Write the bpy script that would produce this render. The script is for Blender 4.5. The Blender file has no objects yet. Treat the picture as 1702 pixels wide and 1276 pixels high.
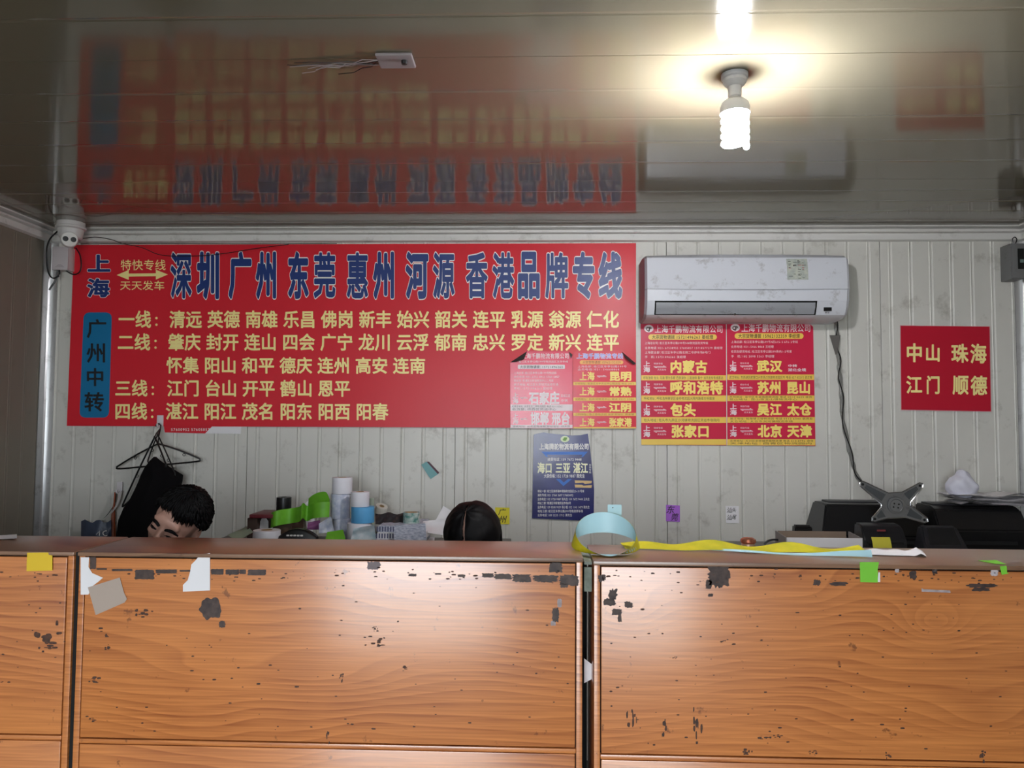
import bpy, bmesh, math, random
from mathutils import Vector, Matrix, noise
R = math.radians
SC = bpy.context.scene
COL = SC.collection
random.seed(7)

# ------------------------------------------------------------------ camera, world, sun, exposure
F = 1270.0
CAMZ = 1.5
YAW, PITCH, ROLL = 1.98, 2.93, 0.36
cam_d = bpy.data.cameras.new('camera')
cam = bpy.data.objects.new('camera', cam_d)
COL.objects.link(cam)
cam_d.sensor_width = 36.0
cam_d.lens = F / 1702.0 * 36.0
cam_d.clip_start = 0.05
CM = Matrix.Rotation(R(YAW), 3, 'Z') @ Matrix.Rotation(R(90 + PITCH), 3, 'X') @ Matrix.Rotation(R(ROLL), 3, 'Z')
cam.matrix_world = Matrix.Translation((0, 0, CAMZ)) @ CM.to_4x4()
SC.camera = cam
w = bpy.data.worlds.new('overcast_sky')
SC.world = w
w.use_nodes = True
w.node_tree.nodes['Background'].inputs[0].default_value = (0.86, 0.93, 1.0, 1)
w.node_tree.nodes['Background'].inputs[1].default_value = 7.0
SC.view_settings.view_transform = 'Standard'
SC.view_settings.look = 'None'
SC.view_settings.gamma = 1.0
SC.view_settings.use_curve_mapping = False
SC.view_settings.exposure = 0.92
LAMP_POWER = 72.0
# portal that guides daylight through the open doorway behind the camera
FRONT_Y = -1.6
DOOR = (-1.35, 0.40, 0.0, 2.1)
pl = bpy.data.lights.new('doorway_portal', 'AREA')
pl.shape = 'RECTANGLE'; pl.size = DOOR[1] - DOOR[0]; pl.size_y = DOOR[3] - DOOR[2]
pl.cycles.is_portal = True
po = bpy.data.objects.new('doorway_portal', pl)
po.location = ((DOOR[0] + DOOR[1]) / 2, FRONT_Y - 0.02, (DOOR[2] + DOOR[3]) / 2)
po.rotation_euler = (R(90), 0, 0)
COL.objects.link(po)

# ------------------------------------------------------------------ pixel helpers
def ray(px, py):
    return CM @ Vector(((px - 851) / F, -(py - 638) / F, -1))
def P(px, py, y):
    d = ray(px, py); return Vector((0, 0, CAMZ)) + d * (y / d.y)
def PZ(px, py, z):
    d = ray(px, py); return Vector((0, 0, CAMZ)) + d * ((z - CAMZ) / d.z)

# ------------------------------------------------------------------ materials
def lin(c):
    return tuple(((v / 255) / 12.92 if v / 255 <= 0.04045 else ((v / 255 + 0.055) / 1.055) ** 2.4) for v in c) + (1,)
MATS = {}
def mat(name, rgb, rough=0.5, metal=0.0, spec=0.5, coat=0.0, coat_rough=0.1, var=0.0, vscale=6.0, rgb2=None,
        bump=0.0, bscale=40.0, trans=0.0, emit=0.0, alpha=1.0, sheen=0.0, ior=1.5, dirt=None, dirt_amt=0.0, dirt_scale=25.0, stretch=(1, 1, 1)):
    if name in MATS: return MATS[name]
    m = bpy.data.materials.new(name); m.use_nodes = True
    nt = m.node_tree; b = nt.nodes['Principled BSDF']
    c1 = lin(rgb)
    b.inputs['Base Color'].default_value = c1
    b.inputs['Roughness'].default_value = rough
    b.inputs['Metallic'].default_value = metal
    b.inputs['IOR'].default_value = ior
    b.inputs['Specular IOR Level'].default_value = spec
    b.inputs['Coat Weight'].default_value = coat
    b.inputs['Coat Roughness'].default_value = coat_rough
    b.inputs['Transmission Weight'].default_value = trans
    b.inputs['Sheen Weight'].default_value = sheen
    b.inputs['Alpha'].default_value = alpha
    if emit:
        b.inputs['Emission Color'].default_value = c1
        b.inputs['Emission Strength'].default_value = emit
    if var or rgb2 or bump or dirt:
        tc = nt.nodes.new('ShaderNodeTexCoord'); mp = nt.nodes.new('ShaderNodeMapping')
        oi = nt.nodes.new('ShaderNodeObjectInfo')
        add = nt.nodes.new('ShaderNodeVectorMath'); add.operation = 'MULTIPLY_ADD'
        nt.links.new(oi.outputs['Random'], add.inputs[0]); add.inputs[1].default_value = (13, 7, 9)
        nt.links.new(tc.outputs['Object'], add.inputs[2])
        nt.links.new(add.outputs[0], mp.inputs['Vector']); mp.inputs['Scale'].default_value = stretch
        col = None
        if var or rgb2:
            n = nt.nodes.new('ShaderNodeTexNoise'); n.inputs['Scale'].default_value = vscale; n.inputs['Detail'].default_value = 5
            nt.links.new(mp.outputs[0], n.inputs['Vector'])
            r = nt.nodes.new('ShaderNodeValToRGB')
            c2 = lin(rgb2) if rgb2 else tuple(max(0, v * (1 - var)) for v in c1[:3]) + (1,)
            r.color_ramp.elements[0].position = 0.35; r.color_ramp.elements[1].position = 0.65
            r.color_ramp.elements[0].color = c2; r.color_ramp.elements[1].color = c1
            nt.links.new(n.outputs['Fac'], r.inputs[0]); col = r.outputs[0]
        if dirt:
            n = nt.nodes.new('ShaderNodeTexNoise'); n.inputs['Scale'].default_value = dirt_scale; n.inputs['Detail'].default_value = 9
            n.inputs['Roughness'].default_value = 0.7
            nt.links.new(mp.outputs[0], n.inputs['Vector'])
            r = nt.nodes.new('ShaderNodeValToRGB')
            r.color_ramp.elements[0].position = 0.56; r.color_ramp.elements[1].position = 0.74
            r.color_ramp.elements[0].color = (0, 0, 0, 1); r.color_ramp.elements[1].color = (dirt_amt,) * 3 + (1,)
            nt.links.new(n.outputs['Fac'], r.inputs[0])
            mx = nt.nodes.new('ShaderNodeMix'); mx.data_type = 'RGBA'
            nt.links.new(r.outputs[0], mx.inputs[0])
            mx.inputs[6].default_value = c1
            if col: nt.links.new(col, mx.inputs[6])
            mx.inputs[7].default_value = lin(dirt); col = mx.outputs[2]
        if col: nt.links.new(col, b.inputs['Base Color'])
        if bump:
            n2 = nt.nodes.new('ShaderNodeTexNoise'); n2.inputs['Scale'].default_value = bscale; n2.inputs['Detail'].default_value = 3
            nt.links.new(mp.outputs[0], n2.inputs['Vector'])
            bp = nt.nodes.new('ShaderNodeBump'); bp.inputs['Strength'].default_value = bump; bp.inputs['Distance'].default_value = 0.002
            nt.links.new(n2.outputs['Fac'], bp.inputs['Height']); nt.links.new(bp.outputs[0], b.inputs['Normal'])
    MATS[name] = m
    return m

CYW = 1.8
KNOTS = []
for px_, py_, sx_, sz_, am_ in ((1555, 1035, 45, 26, 5.0), (1048, 1015, 60, 40, 4.0), (1640, 1195, 90, 45, 3.2), (520, 1125, 120, 28, 3.0), (330, 1110, 110, 26, 2.4), (760, 1010, 160, 40, 2.0), (1280, 985, 140, 30, 2.0)):
    p_ = P(px_, py_, CYW); KNOTS.append((p_.x, p_.z, sx_*CYW/F, sz_*CYW/F, am_))
def wood(name, light, dark, gloss=0.22):
    m = bpy.data.materials.new(name); m.use_nodes = True
    nt = m.node_tree; N = nt.nodes.new; L = nt.links.new
    b = nt.nodes['Principled BSDF']
    tc = N('ShaderNodeTexCoord'); oi = N('ShaderNodeObjectInfo')
    add = N('ShaderNodeVectorMath'); add.operation = 'MULTIPLY_ADD'
    L(oi.outputs['Random'], add.inputs[0]); add.inputs[1].default_value = (23, 5, 17); L(tc.outputs['Object'], add.inputs[2])
    mp = N('ShaderNodeMapping'); mp.inputs['Scale'].default_value = (0.9, 1.0, 2.0); L(add.outputs[0], mp.inputs[0])
    n1 = N('ShaderNodeTexNoise'); n1.inputs['Scale'].default_value = 1.5; n1.inputs['Detail'].default_value = 1.2; n1.inputs['Distortion'].default_value = 0.5
    L(mp.outputs[0], n1.inputs['Vector'])
    sp = N('ShaderNodeSeparateXYZ'); L(add.outputs[0], sp.inputs[0])
    ma = N('ShaderNodeMath'); ma.operation = 'MULTIPLY_ADD'; ma.inputs[1].default_value = 6.5     # growth rings as contour lines
    L(n1.outputs['Fac'], ma.inputs[0])
    mz = N('ShaderNodeMath'); mz.operation = 'MULTIPLY'; mz.inputs[1].default_value = 38.0; L(sp.outputs['Z'], mz.inputs[0])
    geo = N('ShaderNodeNewGeometry'); ring = mz.outputs[0]
    for cx, cz, sx, sz, amp in KNOTS:      # knots bend the rings round themselves
        q = N('ShaderNodeVectorMath'); q.operation = 'SUBTRACT'; L(geo.outputs['Position'], q.inputs[0]); q.inputs[1].default_value = (cx, CYW, cz)
        q2 = N('ShaderNodeVectorMath'); q2.operation = 'MULTIPLY'; L(q.outputs[0], q2.inputs[0]); q2.inputs[1].default_value = (1/sx, 0, 1/sz)
        dt = N('ShaderNodeVectorMath'); dt.operation = 'DOT_PRODUCT'; L(q2.outputs[0], dt.inputs[0]); L(q2.outputs[0], dt.inputs[1])
        ad = N('ShaderNodeMath'); ad.operation = 'ADD'; ad.inputs[1].default_value = 1.0; L(dt.outputs['Value'], ad.inputs[0])
        dv_ = N('ShaderNodeMath'); dv_.operation = 'DIVIDE'; dv_.inputs[0].default_value = amp; L(ad.outputs[0], dv_.inputs[1])
        s_ = N('ShaderNodeMath'); s_.operation = 'ADD'; L(ring, s_.inputs[0]); L(dv_.outputs[0], s_.inputs[1]); ring = s_.outputs[0]
    L(ring, ma.inputs[2])
    fr = N('ShaderNodeMath'); fr.operation = 'FRACT'; L(ma.outputs[0], fr.inputs[0])
    rr = N('ShaderNodeValToRGB')
    e = rr.color_ramp.elements
    e[0].position = 0.0; e[0].color = (0.1,) * 3 + (1,)
    e[1].position = 1.0; e[1].color = (0.1,) * 3 + (1,)
    k = e.new(0.78); k.color = (0.8,) * 3 + (1,)
    k = e.new(0.9); k.color = (1,) * 3 + (1,)
    L(fr.outputs[0], rr.inputs[0])
    mp2 = N('ShaderNodeMapping'); mp2.inputs['Scale'].default_value = (3, 1, 150); L(add.outputs[0], mp2.inputs[0])
    n2 = N('ShaderNodeTexNoise'); n2.inputs['Scale'].default_value = 1.6; n2.inputs['Detail'].default_value = 4; L(mp2.outputs[0], n2.inputs['Vector'])
    n3 = N('ShaderNodeTexNoise'); n3.inputs['Scale'].default_value = 2.4; n3.inputs['Detail'].default_value = 3; L(mp.outputs[0], n3.inputs['Vector'])
    # strength of the rings varies over the board
    st = N('ShaderNodeMapRange'); st.inputs[1].default_value = 0.35; st.inputs[2].default_value = 0.65; st.inputs[3].default_value = 0.08; st.inputs[4].default_value = 0.66
    L(n3.outputs['Fac'], st.inputs[0])
    mu = N('ShaderNodeMath'); mu.operation = 'MULTIPLY'; L(rr.outputs[0], mu.inputs[0]); L(st.outputs[0], mu.inputs[1])
    m2 = N('ShaderNodeMapRange'); m2.inputs[1].default_value = 0.3; m2.inputs[2].default_value = 0.75; m2.inputs[3].default_value = 0.0; m2.inputs[4].default_value = 0.5
    L(n2.outputs['Fac'], m2.inputs[0])
    sm = N('ShaderNodeMath'); sm.operation = 'ADD'; sm.use_clamp = True; L(mu.outputs[0], sm.inputs[0]); L(m2.outputs[0], sm.inputs[1])
    mx = N('ShaderNodeMix'); mx.data_type = 'RGBA'; L(sm.outputs[0], mx.inputs[0])
    mx.inputs[6].default_value = lin(light); mx.inputs[7].default_value = lin(dark)
    # scuffs
    n4 = N('ShaderNodeTexNoise'); n4.inputs['Scale'].default_value = 26; n4.inputs['Detail'].default_value = 8; n4.inputs['Roughness'].default_value = 0.65
    L(add.outputs[0], n4.inputs['Vector'])
    r4 = N('ShaderNodeValToRGB'); r4.color_ramp.elements[0].position = 0.655; r4.color_ramp.elements[1].position = 0.70
    r4.color_ramp.elements[0].color = (0, 0, 0, 1); r4.color_ramp.elements[1].color = (0.6, 0.6, 0.6, 1); L(n4.outputs['Fac'], r4.inputs[0])
    mx2 = N('ShaderNodeMix'); mx2.data_type = 'RGBA'; L(r4.outputs[0], mx2.inputs[0]); L(mx.outputs[2], mx2.inputs[6]); mx2.inputs[7].default_value = lin((88, 46, 24))
    L(mx2.outputs[2], b.inputs['Base Color'])
    b.inputs['Roughness'].default_value = 0.45
    b.inputs['Coat Weight'].default_value = 1.0; b.inputs['Coat IOR'].default_value = 1.6; b.inputs['Coat Roughness'].default_value = gloss
    bp = N('ShaderNodeBump'); bp.inputs['Strength'].default_value = 0.12; bp.inputs['Distance'].default_value = 0.001
    L(n2.outputs['Fac'], bp.inputs['Height']); L(bp.outputs[0], b.inputs['Normal'])
    MATS[name] = m
    return m

M_WOOD = wood('lacquered_pine', (218, 138, 72), (152, 80, 34))
M_WOODTOP = wood('reflection_greyed_pine_top', (150, 112, 84), (96, 66, 46), 0.3)  # same pine; the grazing reflection of the wall is put into its colour
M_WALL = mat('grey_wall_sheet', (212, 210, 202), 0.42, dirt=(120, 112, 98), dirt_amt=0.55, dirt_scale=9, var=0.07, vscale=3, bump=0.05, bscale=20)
M_WALL_SHADE = mat('shade_darkened_wall_sheet', (126, 118, 105), 0.45, dirt=(110, 100, 86), dirt_amt=0.5, dirt_scale=7)  # same sheet as the back wall, darkened to stand for the light falloff
M_CEIL = mat('glossy_cream_ceiling_sheet', (110, 104, 87), 0.085, ior=1.55, bump=0.016, bscale=2.5, stretch=(1.0, 5, 1))
M_ALU = mat('aluminium_trim', (205, 205, 205), 0.3, 0.85, dirt=(110, 105, 98), dirt_amt=0.6, dirt_scale=14)
M_TRIMW = mat('white_cornice', (216, 214, 210), 0.35, 0.0, dirt=(130, 122, 112), dirt_amt=0.5, dirt_scale=12)
M_FLOOR = mat('concrete_floor', (84, 78, 72), 0.7, var=0.15, vscale=4)
M_GROUND = mat('concrete_yard', (190, 188, 182), 0.9, var=0.1, vscale=1)
M_RED = mat('banner_red', (216, 38, 52), 0.36, spec=0.32, var=0.04, vscale=2)
M_CREAM = mat('print_cream', (255, 238, 158), 0.4)
M_NAVY = mat('print_navy', (24, 52, 118), 0.4)
M_WHITEP = mat('print_white', (240, 236, 232), 0.4)
M_TEAL = mat('print_teal', (0, 112, 160), 0.4)
M_BLACKP = mat('print_black', (14, 12, 14), 0.45)
M_PAPER = mat('white_paper', (232, 230, 232), 0.75, bump=0.05, bscale=30)
M_BLACK = mat('black_plastic', (16, 16, 17), 0.38)
M_BLACKM = mat('black_matte', (9, 9, 10), 0.85)

# ------------------------------------------------------------------ mesh builder
LOC = {}
class MB:
    def __init__(s): s.v = []; s.f = []; s.fm = []
    def add(s, vs, fs, mi=0):
        o = len(s.v); s.v += [Vector(p) for p in vs]
        for f in fs: s.f.append(tuple(i + o for i in f)); s.fm.append(mi)
    def box(s, a, b, bev=0.0, mi=0):
        (x0, y0, z0), (x1, y1, z1) = a, b
        if bev <= 0:
            vs = [(x0,y0,z0),(x1,y0,z0),(x1,y1,z0),(x0,y1,z0),(x0,y0,z1),(x1,y0,z1),(x1,y1,z1),(x0,y1,z1)]
            s.add(vs, [(0,3,2,1),(4,5,6,7),(0,1,5,4),(1,2,6,5),(2,3,7,6),(3,0,4,7)], mi); return
        bm = bmesh.new(); bmesh.ops.create_cube(bm, size=1)
        for v in bm.verts: v.co = Vector(((x0+x1)/2 + v.co.x*(x1-x0), (y0+y1)/2 + v.co.y*(y1-y0), (z0+z1)/2 + v.co.z*(z1-z0)))
        bmesh.ops.bevel(bm, geom=bm.edges[:], offset=bev, segments=2, affect='EDGES', profile=0.6)
        s.bm(bm, mi)
    def bm(s, bm, mi=0):
        bm.verts.index_update()
        s.add([v.co.copy() for v in bm.verts], [tuple(v.index for v in f.verts) for f in bm.faces], mi); bm.free()
    def prism(s, pts, n, mi=0):
        """pts: planar polygon (3D, list), n: extrusion vector"""
        k = len(pts); n = Vector(n)
        vs = [Vector(p) for p in pts] + [Vector(p) + n for p in pts]
        fs = [tuple(range(k)), tuple(range(2*k-1, k-1, -1))] + [(i, i+k, (i+1) % k + k, (i+1) % k) for i in range(k)]
        s.add(vs, fs, mi)
    def quad(s, pts, mi=0): s.add(pts, [tuple(range(len(pts)))], mi)
    def lathe(s, c, prof, n=32, axis=(0,0,1), mi=0, cap=True):
        """prof: list (r, h) along axis"""
        ax = Vector(axis).normalized(); q = Vector((0,0,1)).rotation_difference(ax); c = Vector(c)
        vs = []; fs = []
        for r, h in prof:
            for i in range(n):
                a = 2*math.pi*i/n; vs.append(c + q @ Vector((r*math.cos(a), r*math.sin(a), h)))
        for j in range(len(prof)-1):
            for i in range(n):
                fs.append((j*n+i, j*n+(i+1)%n, (j+1)*n+(i+1)%n, (j+1)*n+i))
        if cap:
            if prof[0][0] > 1e-5: fs.append(tuple(range(n-1, -1, -1)))
            if prof[-1][0] > 1e-5: fs.append(tuple(range((len(prof)-1)*n, len(prof)*n)))
        s.add(vs, fs, mi)
    def tube(s, pts, r, n=8, mi=0, closed=False):
        pts = [Vector(p) for p in pts]; k = len(pts); rs = r if isinstance(r, (list, tuple)) else [r]*k
        vs = []; fs = []; up = Vector((0.1, 0.9, 0.43)).normalized()
        for i, p in enumerate(pts):
            t = (pts[(i+1) % k] - pts[i-1]) if closed else (pts[min(i+1, k-1)] - pts[max(i-1, 0)])
            t.normalize(); u = up - t*up.dot(t)
            if u.length < 1e-3: u = t.orthogonal()
            u.normalize(); up = u; b = t.cross(u)
            for j in range(n):
                a = 2*math.pi*j/n; vs.append(p + (u*math.cos(a) + b*math.sin(a))*rs[i])
        m = k if closed else k-1
        for i in range(m):
            for j in range(n):
                i2 = (i+1) % k; fs.append((i*n+j, i*n+(j+1)%n, i2*n+(j+1)%n, i2*n+j))
        if not closed: fs += [tuple(range(n-1, -1, -1)), tuple(range((k-1)*n, k*n))]
        s.add(vs, fs, mi)
    def ellipsoid(s, c, r, rot=None, nu=24, nv=14, mi=0):
        vs = []; fs = []; c = Vector(c)
        for j in range(nv+1):
            t = math.pi*j/nv
            for i in range(nu):
                a = 2*math.pi*i/nu
                p = Vector((r[0]*math.sin(t)*math.cos(a), r[1]*math.sin(t)*math.sin(a), r[2]*math.cos(t)))
                vs.append(c + (rot @ p if rot else p))
        for j in range(nv):
            for i in range(nu):
                fs.append((j*nu+i, (j+1)*nu+i, (j+1)*nu+(i+1)%nu, j*nu+(i+1)%nu))
        s.add(vs, fs, mi)
    def capsule(s, a, b, ra, rb, n=14):
        a = Vector(a); b = Vector(b); L = (b-a).length
        prof = [(ra*math.sin(t), -ra*math.cos(t)) for t in [i*math.pi/2/5 for i in range(6)]]
        prof += [(rb*math.cos(t), L + rb*math.sin(t)) for t in [i*math.pi/2/5 for i in range(6)]]
        prof[0] = (1e-4, prof[0][1]); prof[-1] = (1e-4, prof[-1][1])
        s.lathe(a, prof, n, b-a)
    def sheet(s, grid, th=0.0, mi=0, mi2=None):
        """grid[j][i] of points; th thickness along face normal; second side material mi2"""
        h = len(grid); k = len(grid[0]); g = [[Vector(p) for p in row] for row in grid]
        fs = [(j*k+i, j*k+i+1, (j+1)*k+i+1, (j+1)*k+i) for j in range(h-1) for i in range(k-1)]
        s.add([p for row in g for p in row], fs, mi)
        if th:
            vs = []
            for j in range(h):
                for i in range(k):
                    du = g[j][min(i+1, k-1)] - g[j][max(i-1, 0)]; dv = g[min(j+1, h-1)][i] - g[max(j-1, 0)][i]
                    n = du.cross(dv)
                    if n.length > 1e-12: n.normalize()
                    vs.append(g[j][i] + n*th)
            s.add(vs, [tuple(reversed(f)) for f in fs], mi if mi2 is None else mi2)
    def build(s, name, mats, parent=None, smooth=False, angle=40):
        me = bpy.data.meshes.new(name)
        if parent is None:
            xs = [p.x for p in s.v]; ys = [p.y for p in s.v]; zs = [p.z for p in s.v]
            o0 = Vector(((min(xs)+max(xs))/2, (min(ys)+max(ys))/2, min(zs)))
        else: o0 = LOC[parent.name]
        me.from_pydata([p - o0 for p in s.v], [], s.f)
        if not isinstance(mats, (list, tuple)): mats = [mats]
        for m in mats: me.materials.append(m)
        for p, mi in zip(me.polygons, s.fm): p.material_index = mi; p.use_smooth = smooth
        me.update()
        if smooth and angle < 180: me.set_sharp_from_angle(angle=R(angle))
        o = bpy.data.objects.new(name, me); COL.objects.link(o)
        if parent is None: o.location = o0
        else: o.parent = parent
        LOC[o.name] = o0
        return o
def thing(name, label, cat, loc, group=None):
    o = bpy.data.objects.new(name, None); COL.objects.link(o); o.empty_display_size = 0.05
    o.location = loc; LOC[o.name] = Vector(loc)
    o['label'] = label; o['category'] = cat
    if group: o['group'] = group
    return o
def tag(o, label, cat, group=None):
    o['label'] = label; o['category'] = cat
    if group: o['group'] = group
    return o
def struct(o): o['kind'] = 'structure'; return o

# ------------------------------------------------------------------ lettering
_fc = bpy.data.curves.new('lettering_source', 'FONT'); _fo = bpy.data.objects.new('lettering_source', _fc); COL.objects.link(_fo)
_GL = {}
def glyph(ch, off=0.0, bev=0.0):
    """filled outline of a character; off fattens every stroke with round joints"""
    k = (ch, off)
    if k not in _GL:
        if (ch, 0.0) not in _GL:
            _fc.body = ch; _fc.resolution_u = 2
            dg = bpy.context.evaluated_depsgraph_get(); dg.update()
            m = bpy.data.meshes.new_from_object(_fo.evaluated_get(dg))
            _GL[(ch, 0.0)] = ([v.co.copy() for v in m.vertices], [tuple(p.vertices) for p in m.polygons])
            bpy.data.meshes.remove(m)
        vs, fs = _GL[(ch, 0.0)]
        if off:
            vs = [v.copy() for v in vs]; fs = list(fs); cnt = {}
            for f in fs:
                for a, c in zip(f, f[1:] + f[:1]): cnt[frozenset((a, c))] = cnt.get(frozenset((a, c)), 0) + 1
            rn = random.Random(ord(ch)); base = list(vs)
            for e in [tuple(e) for e, n in cnt.items() if n == 1 and len(e) == 2]:
                a, c = base[e[0]], base[e[1]]; d = (c - a)
                if d.length < 1e-6: continue
                d = d.normalized()*off; nn = Vector((-d.y, d.x, 0)); z = Vector((0, 0, -rn.uniform(.02, .14))); o = len(vs); r7 = .7071
                vs += [a + nn + z, a + (nn - d)*r7 + z, a - d + z, a - (nn + d)*r7 + z, a - nn + z, c - nn + z, c + (d - nn)*r7 + z, c + d + z, c + (nn + d)*r7 + z, c + nn + z]
                fs.append(tuple(range(o, o + 10)))
        _GL[k] = (vs, fs)
    return _GL[k]
def adv(ch):
    if ch in ' ': return 0.34
    if ch in '：': return 0.6
    return 0.58 if ord(ch) < 256 else 1.0
def quadmap(c, u, v):   # corners TL TR BR BL, v downwards
    return (c[0]*(1-u) + c[1]*u)*(1-v) + (c[3]*(1-u) + c[2]*u)*v
def put_glyph(mb, ch, box, y, off=0.0, bev=0.0, tight=False, mi=0, skew=0.0):
    if ch == ' ': return
    vs, fs = glyph(ch, off, bev)
    if not vs: return
    x0, y0, x1, y1 = box
    c = [P(x0, y0, y), P(x1, y0, y), P(x1, y1, y), P(x0, y1, y)]
    if tight:
        bx = [p.x for p in glyph(ch)[0]]; by = [p.y for p in glyph(ch)[0]]
        gx0, gx1, gy0, gy1 = min(bx), max(bx), min(by), max(by)
    else:
        a = adv(ch)
        gx0, gx1 = (0.02, 0.98) if a == 1.0 else (0.0, a)
        gy0, gy1 = -0.085, 0.845
    out = []
    for p in vs:
        u = (p.x - gx0)/(gx1 - gx0); v = (gy1 - p.y)/(gy1 - gy0)
        q = quadmap(c, u + skew*(0.5 - v), v); q.y -= p.z*0.001
        out.append(q)
    mb.add(out, fs, mi)
def put_line(mb, text, x0, y0, x1, y1, y, off=0.0, mi=0, dy=0.0, sp=0.06):
    """text fitted into a pixel rectangle (dy: drop of the right end)"""
    tot = sum(adv(c) for c in text); s = (x1 - x0)/tot; x = x0
    for c in text:
        a = adv(c)*s; d = dy*(x - x0)/(x1 - x0)
        put_glyph(mb, c, (x + a*sp*0.5, y0 + d, x + a*(1 - sp*0.5), y1 + d), y, off, mi=mi); x += a
def rect_px(mb, x0, y0, x1, y1, y, mi=0, th=0.0003):
    c = [P(x0, y1, y), P(x1, y1, y), P(x1, y0, y), P(x0, y0, y)]
    mb.prism(c, (0, th, 0), mi)
def poly_px(mb, pts, y, th=0.0004, mi=0):
    a = sum(pts[i][0]*pts[(i+1) % len(pts)][1] - pts[(i+1) % len(pts)][0]*pts[i][1] for i in range(len(pts)))
    if a > 0: pts = list(reversed(pts))
    mb.prism([P(px, py, y) for px, py in pts], (0, th, 0), mi)
def ell_px(mb, cx, cy, rx, ry, y, mi=0, n=28, th=0.0003):
    poly_px(mb, [(cx + rx*math.cos(2*math.pi*i/n), cy + ry*math.sin(2*math.pi*i/n)) for i in range(n)], y, th, mi)
def pill_px(mb, x0, y0, x1, y1, y, mi=0, r=None, th=0.0003):
    r = r or (y1 - y0)/2; pts = []
    for cx, cy, a0 in ((x1-r, y0+r, -90), (x1-r, y1-r, 0), (x0+r, y1-r, 90), (x0+r, y0+r, 180)):
        pts += [(cx + r*math.cos(R(a0+15*i)), cy + r*math.sin(R(a0+15*i))) for i in range(7)]
    poly_px(mb, pts, y, th, mi)

# ------------------------------------------------------------------ room
WY = 3.5; CZ = 2.4; XL = -2.31; XR = 2.19
def ribbed(x0, x1, prof_pitch=0.0965):
    """cross-section of a micro-ribbed sheet: list of (x, depth)"""
    out = [(x0, 0)]; k = round((x1 - x0)/prof_pitch); st = (x1 - x0)/k
    for i in range(k):
        c = x0 + st*(i + 0.5)
        out += [(c-0.010, 0), (c-0.006, -0.003), (c-0.001, 0.0022), (c+0.005, 0.0022), (c+0.009, 0)]
    out.append((x1, 0)); return out
# back wall: backing and ribbed panels
b = MB(); b.box((XL-0.1, WY+0.02, 0), (XR+0.1, WY+0.1, CZ+0.05)); wall_back = struct(b.build('wall_back', M_WALL))
x = XL
while x < XR - 0.01:
    x2 = min(x + 0.965, XR); b = MB(); pr = ribbed(x + 0.0015, x2 - 0.0015)
    for (xa, da), (xb, db) in zip(pr, pr[1:]):
        b.quad([(xa, WY+da, 0), (xb, WY+db, 0), (xb, WY+db, CZ), (xa, WY+da, CZ)])
    b.quad([(x+0.0015, WY, 0), (x+0.0015, WY, CZ), (x+0.0015, WY+0.019, CZ), (x+0.0015, WY+0.019, 0)])
    b.quad([(x2-0.0015, WY, 0), (x2-0.0015, WY+0.019, 0), (x2-0.0015, WY+0.019, CZ), (x2-0.0015, WY, CZ)])
    b.build('panel', M_WALL, wall_back); x = x2
# side walls
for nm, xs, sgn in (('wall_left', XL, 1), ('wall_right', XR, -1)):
    b = MB(); b.box((xs - sgn*0.1, FRONT_Y, 0), (xs - sgn*0.02, WY+0.1, CZ+0.05)); wl = struct(b.build(nm, M_WALL_SHADE))
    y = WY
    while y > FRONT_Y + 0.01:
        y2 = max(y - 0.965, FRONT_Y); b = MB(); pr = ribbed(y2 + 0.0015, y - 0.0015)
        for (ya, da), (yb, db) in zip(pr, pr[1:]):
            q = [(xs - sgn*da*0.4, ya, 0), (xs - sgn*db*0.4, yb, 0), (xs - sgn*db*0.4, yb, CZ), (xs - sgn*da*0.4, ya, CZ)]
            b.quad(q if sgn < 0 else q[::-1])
        b.build('panel', M_WALL_SHADE, wl); y = y2
# front wall with the doorway behind the camera
b = MB()
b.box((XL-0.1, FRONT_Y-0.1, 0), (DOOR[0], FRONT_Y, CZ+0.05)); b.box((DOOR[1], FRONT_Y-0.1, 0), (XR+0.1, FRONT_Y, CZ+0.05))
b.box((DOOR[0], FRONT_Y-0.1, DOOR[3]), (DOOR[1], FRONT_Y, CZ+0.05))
struct(b.build('wall_front', M_WALL_SHADE))
b = MB()
b.box((DOOR[0]-0.05, FRONT_Y-0.11, 0), (DOOR[0], FRONT_Y+0.012, DOOR[3]+0.05), 0.003); b.box((DOOR[1], FRONT_Y-0.11, 0), (DOOR[1]+0.05, FRONT_Y+0.012, DOOR[3]+0.05), 0.003)
b.box((DOOR[0], FRONT_Y-0.11, DOOR[3]), (DOOR[1], FRONT_Y+0.012, DOOR[3]+0.05), 0.003)
struct(b.build('door_1', M_ALU))
b = MB(); b.box((XL-0.1, FRONT_Y-0.1, -0.1), (XR+0.1, WY+0.1, 0)); struct(b.build('floor', M_FLOOR))
b = MB(); b.box((-30, -40, -0.2), (30, FRONT_Y-0.1, -0.06)); struct(b.build('ground', M_GROUND))
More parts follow.
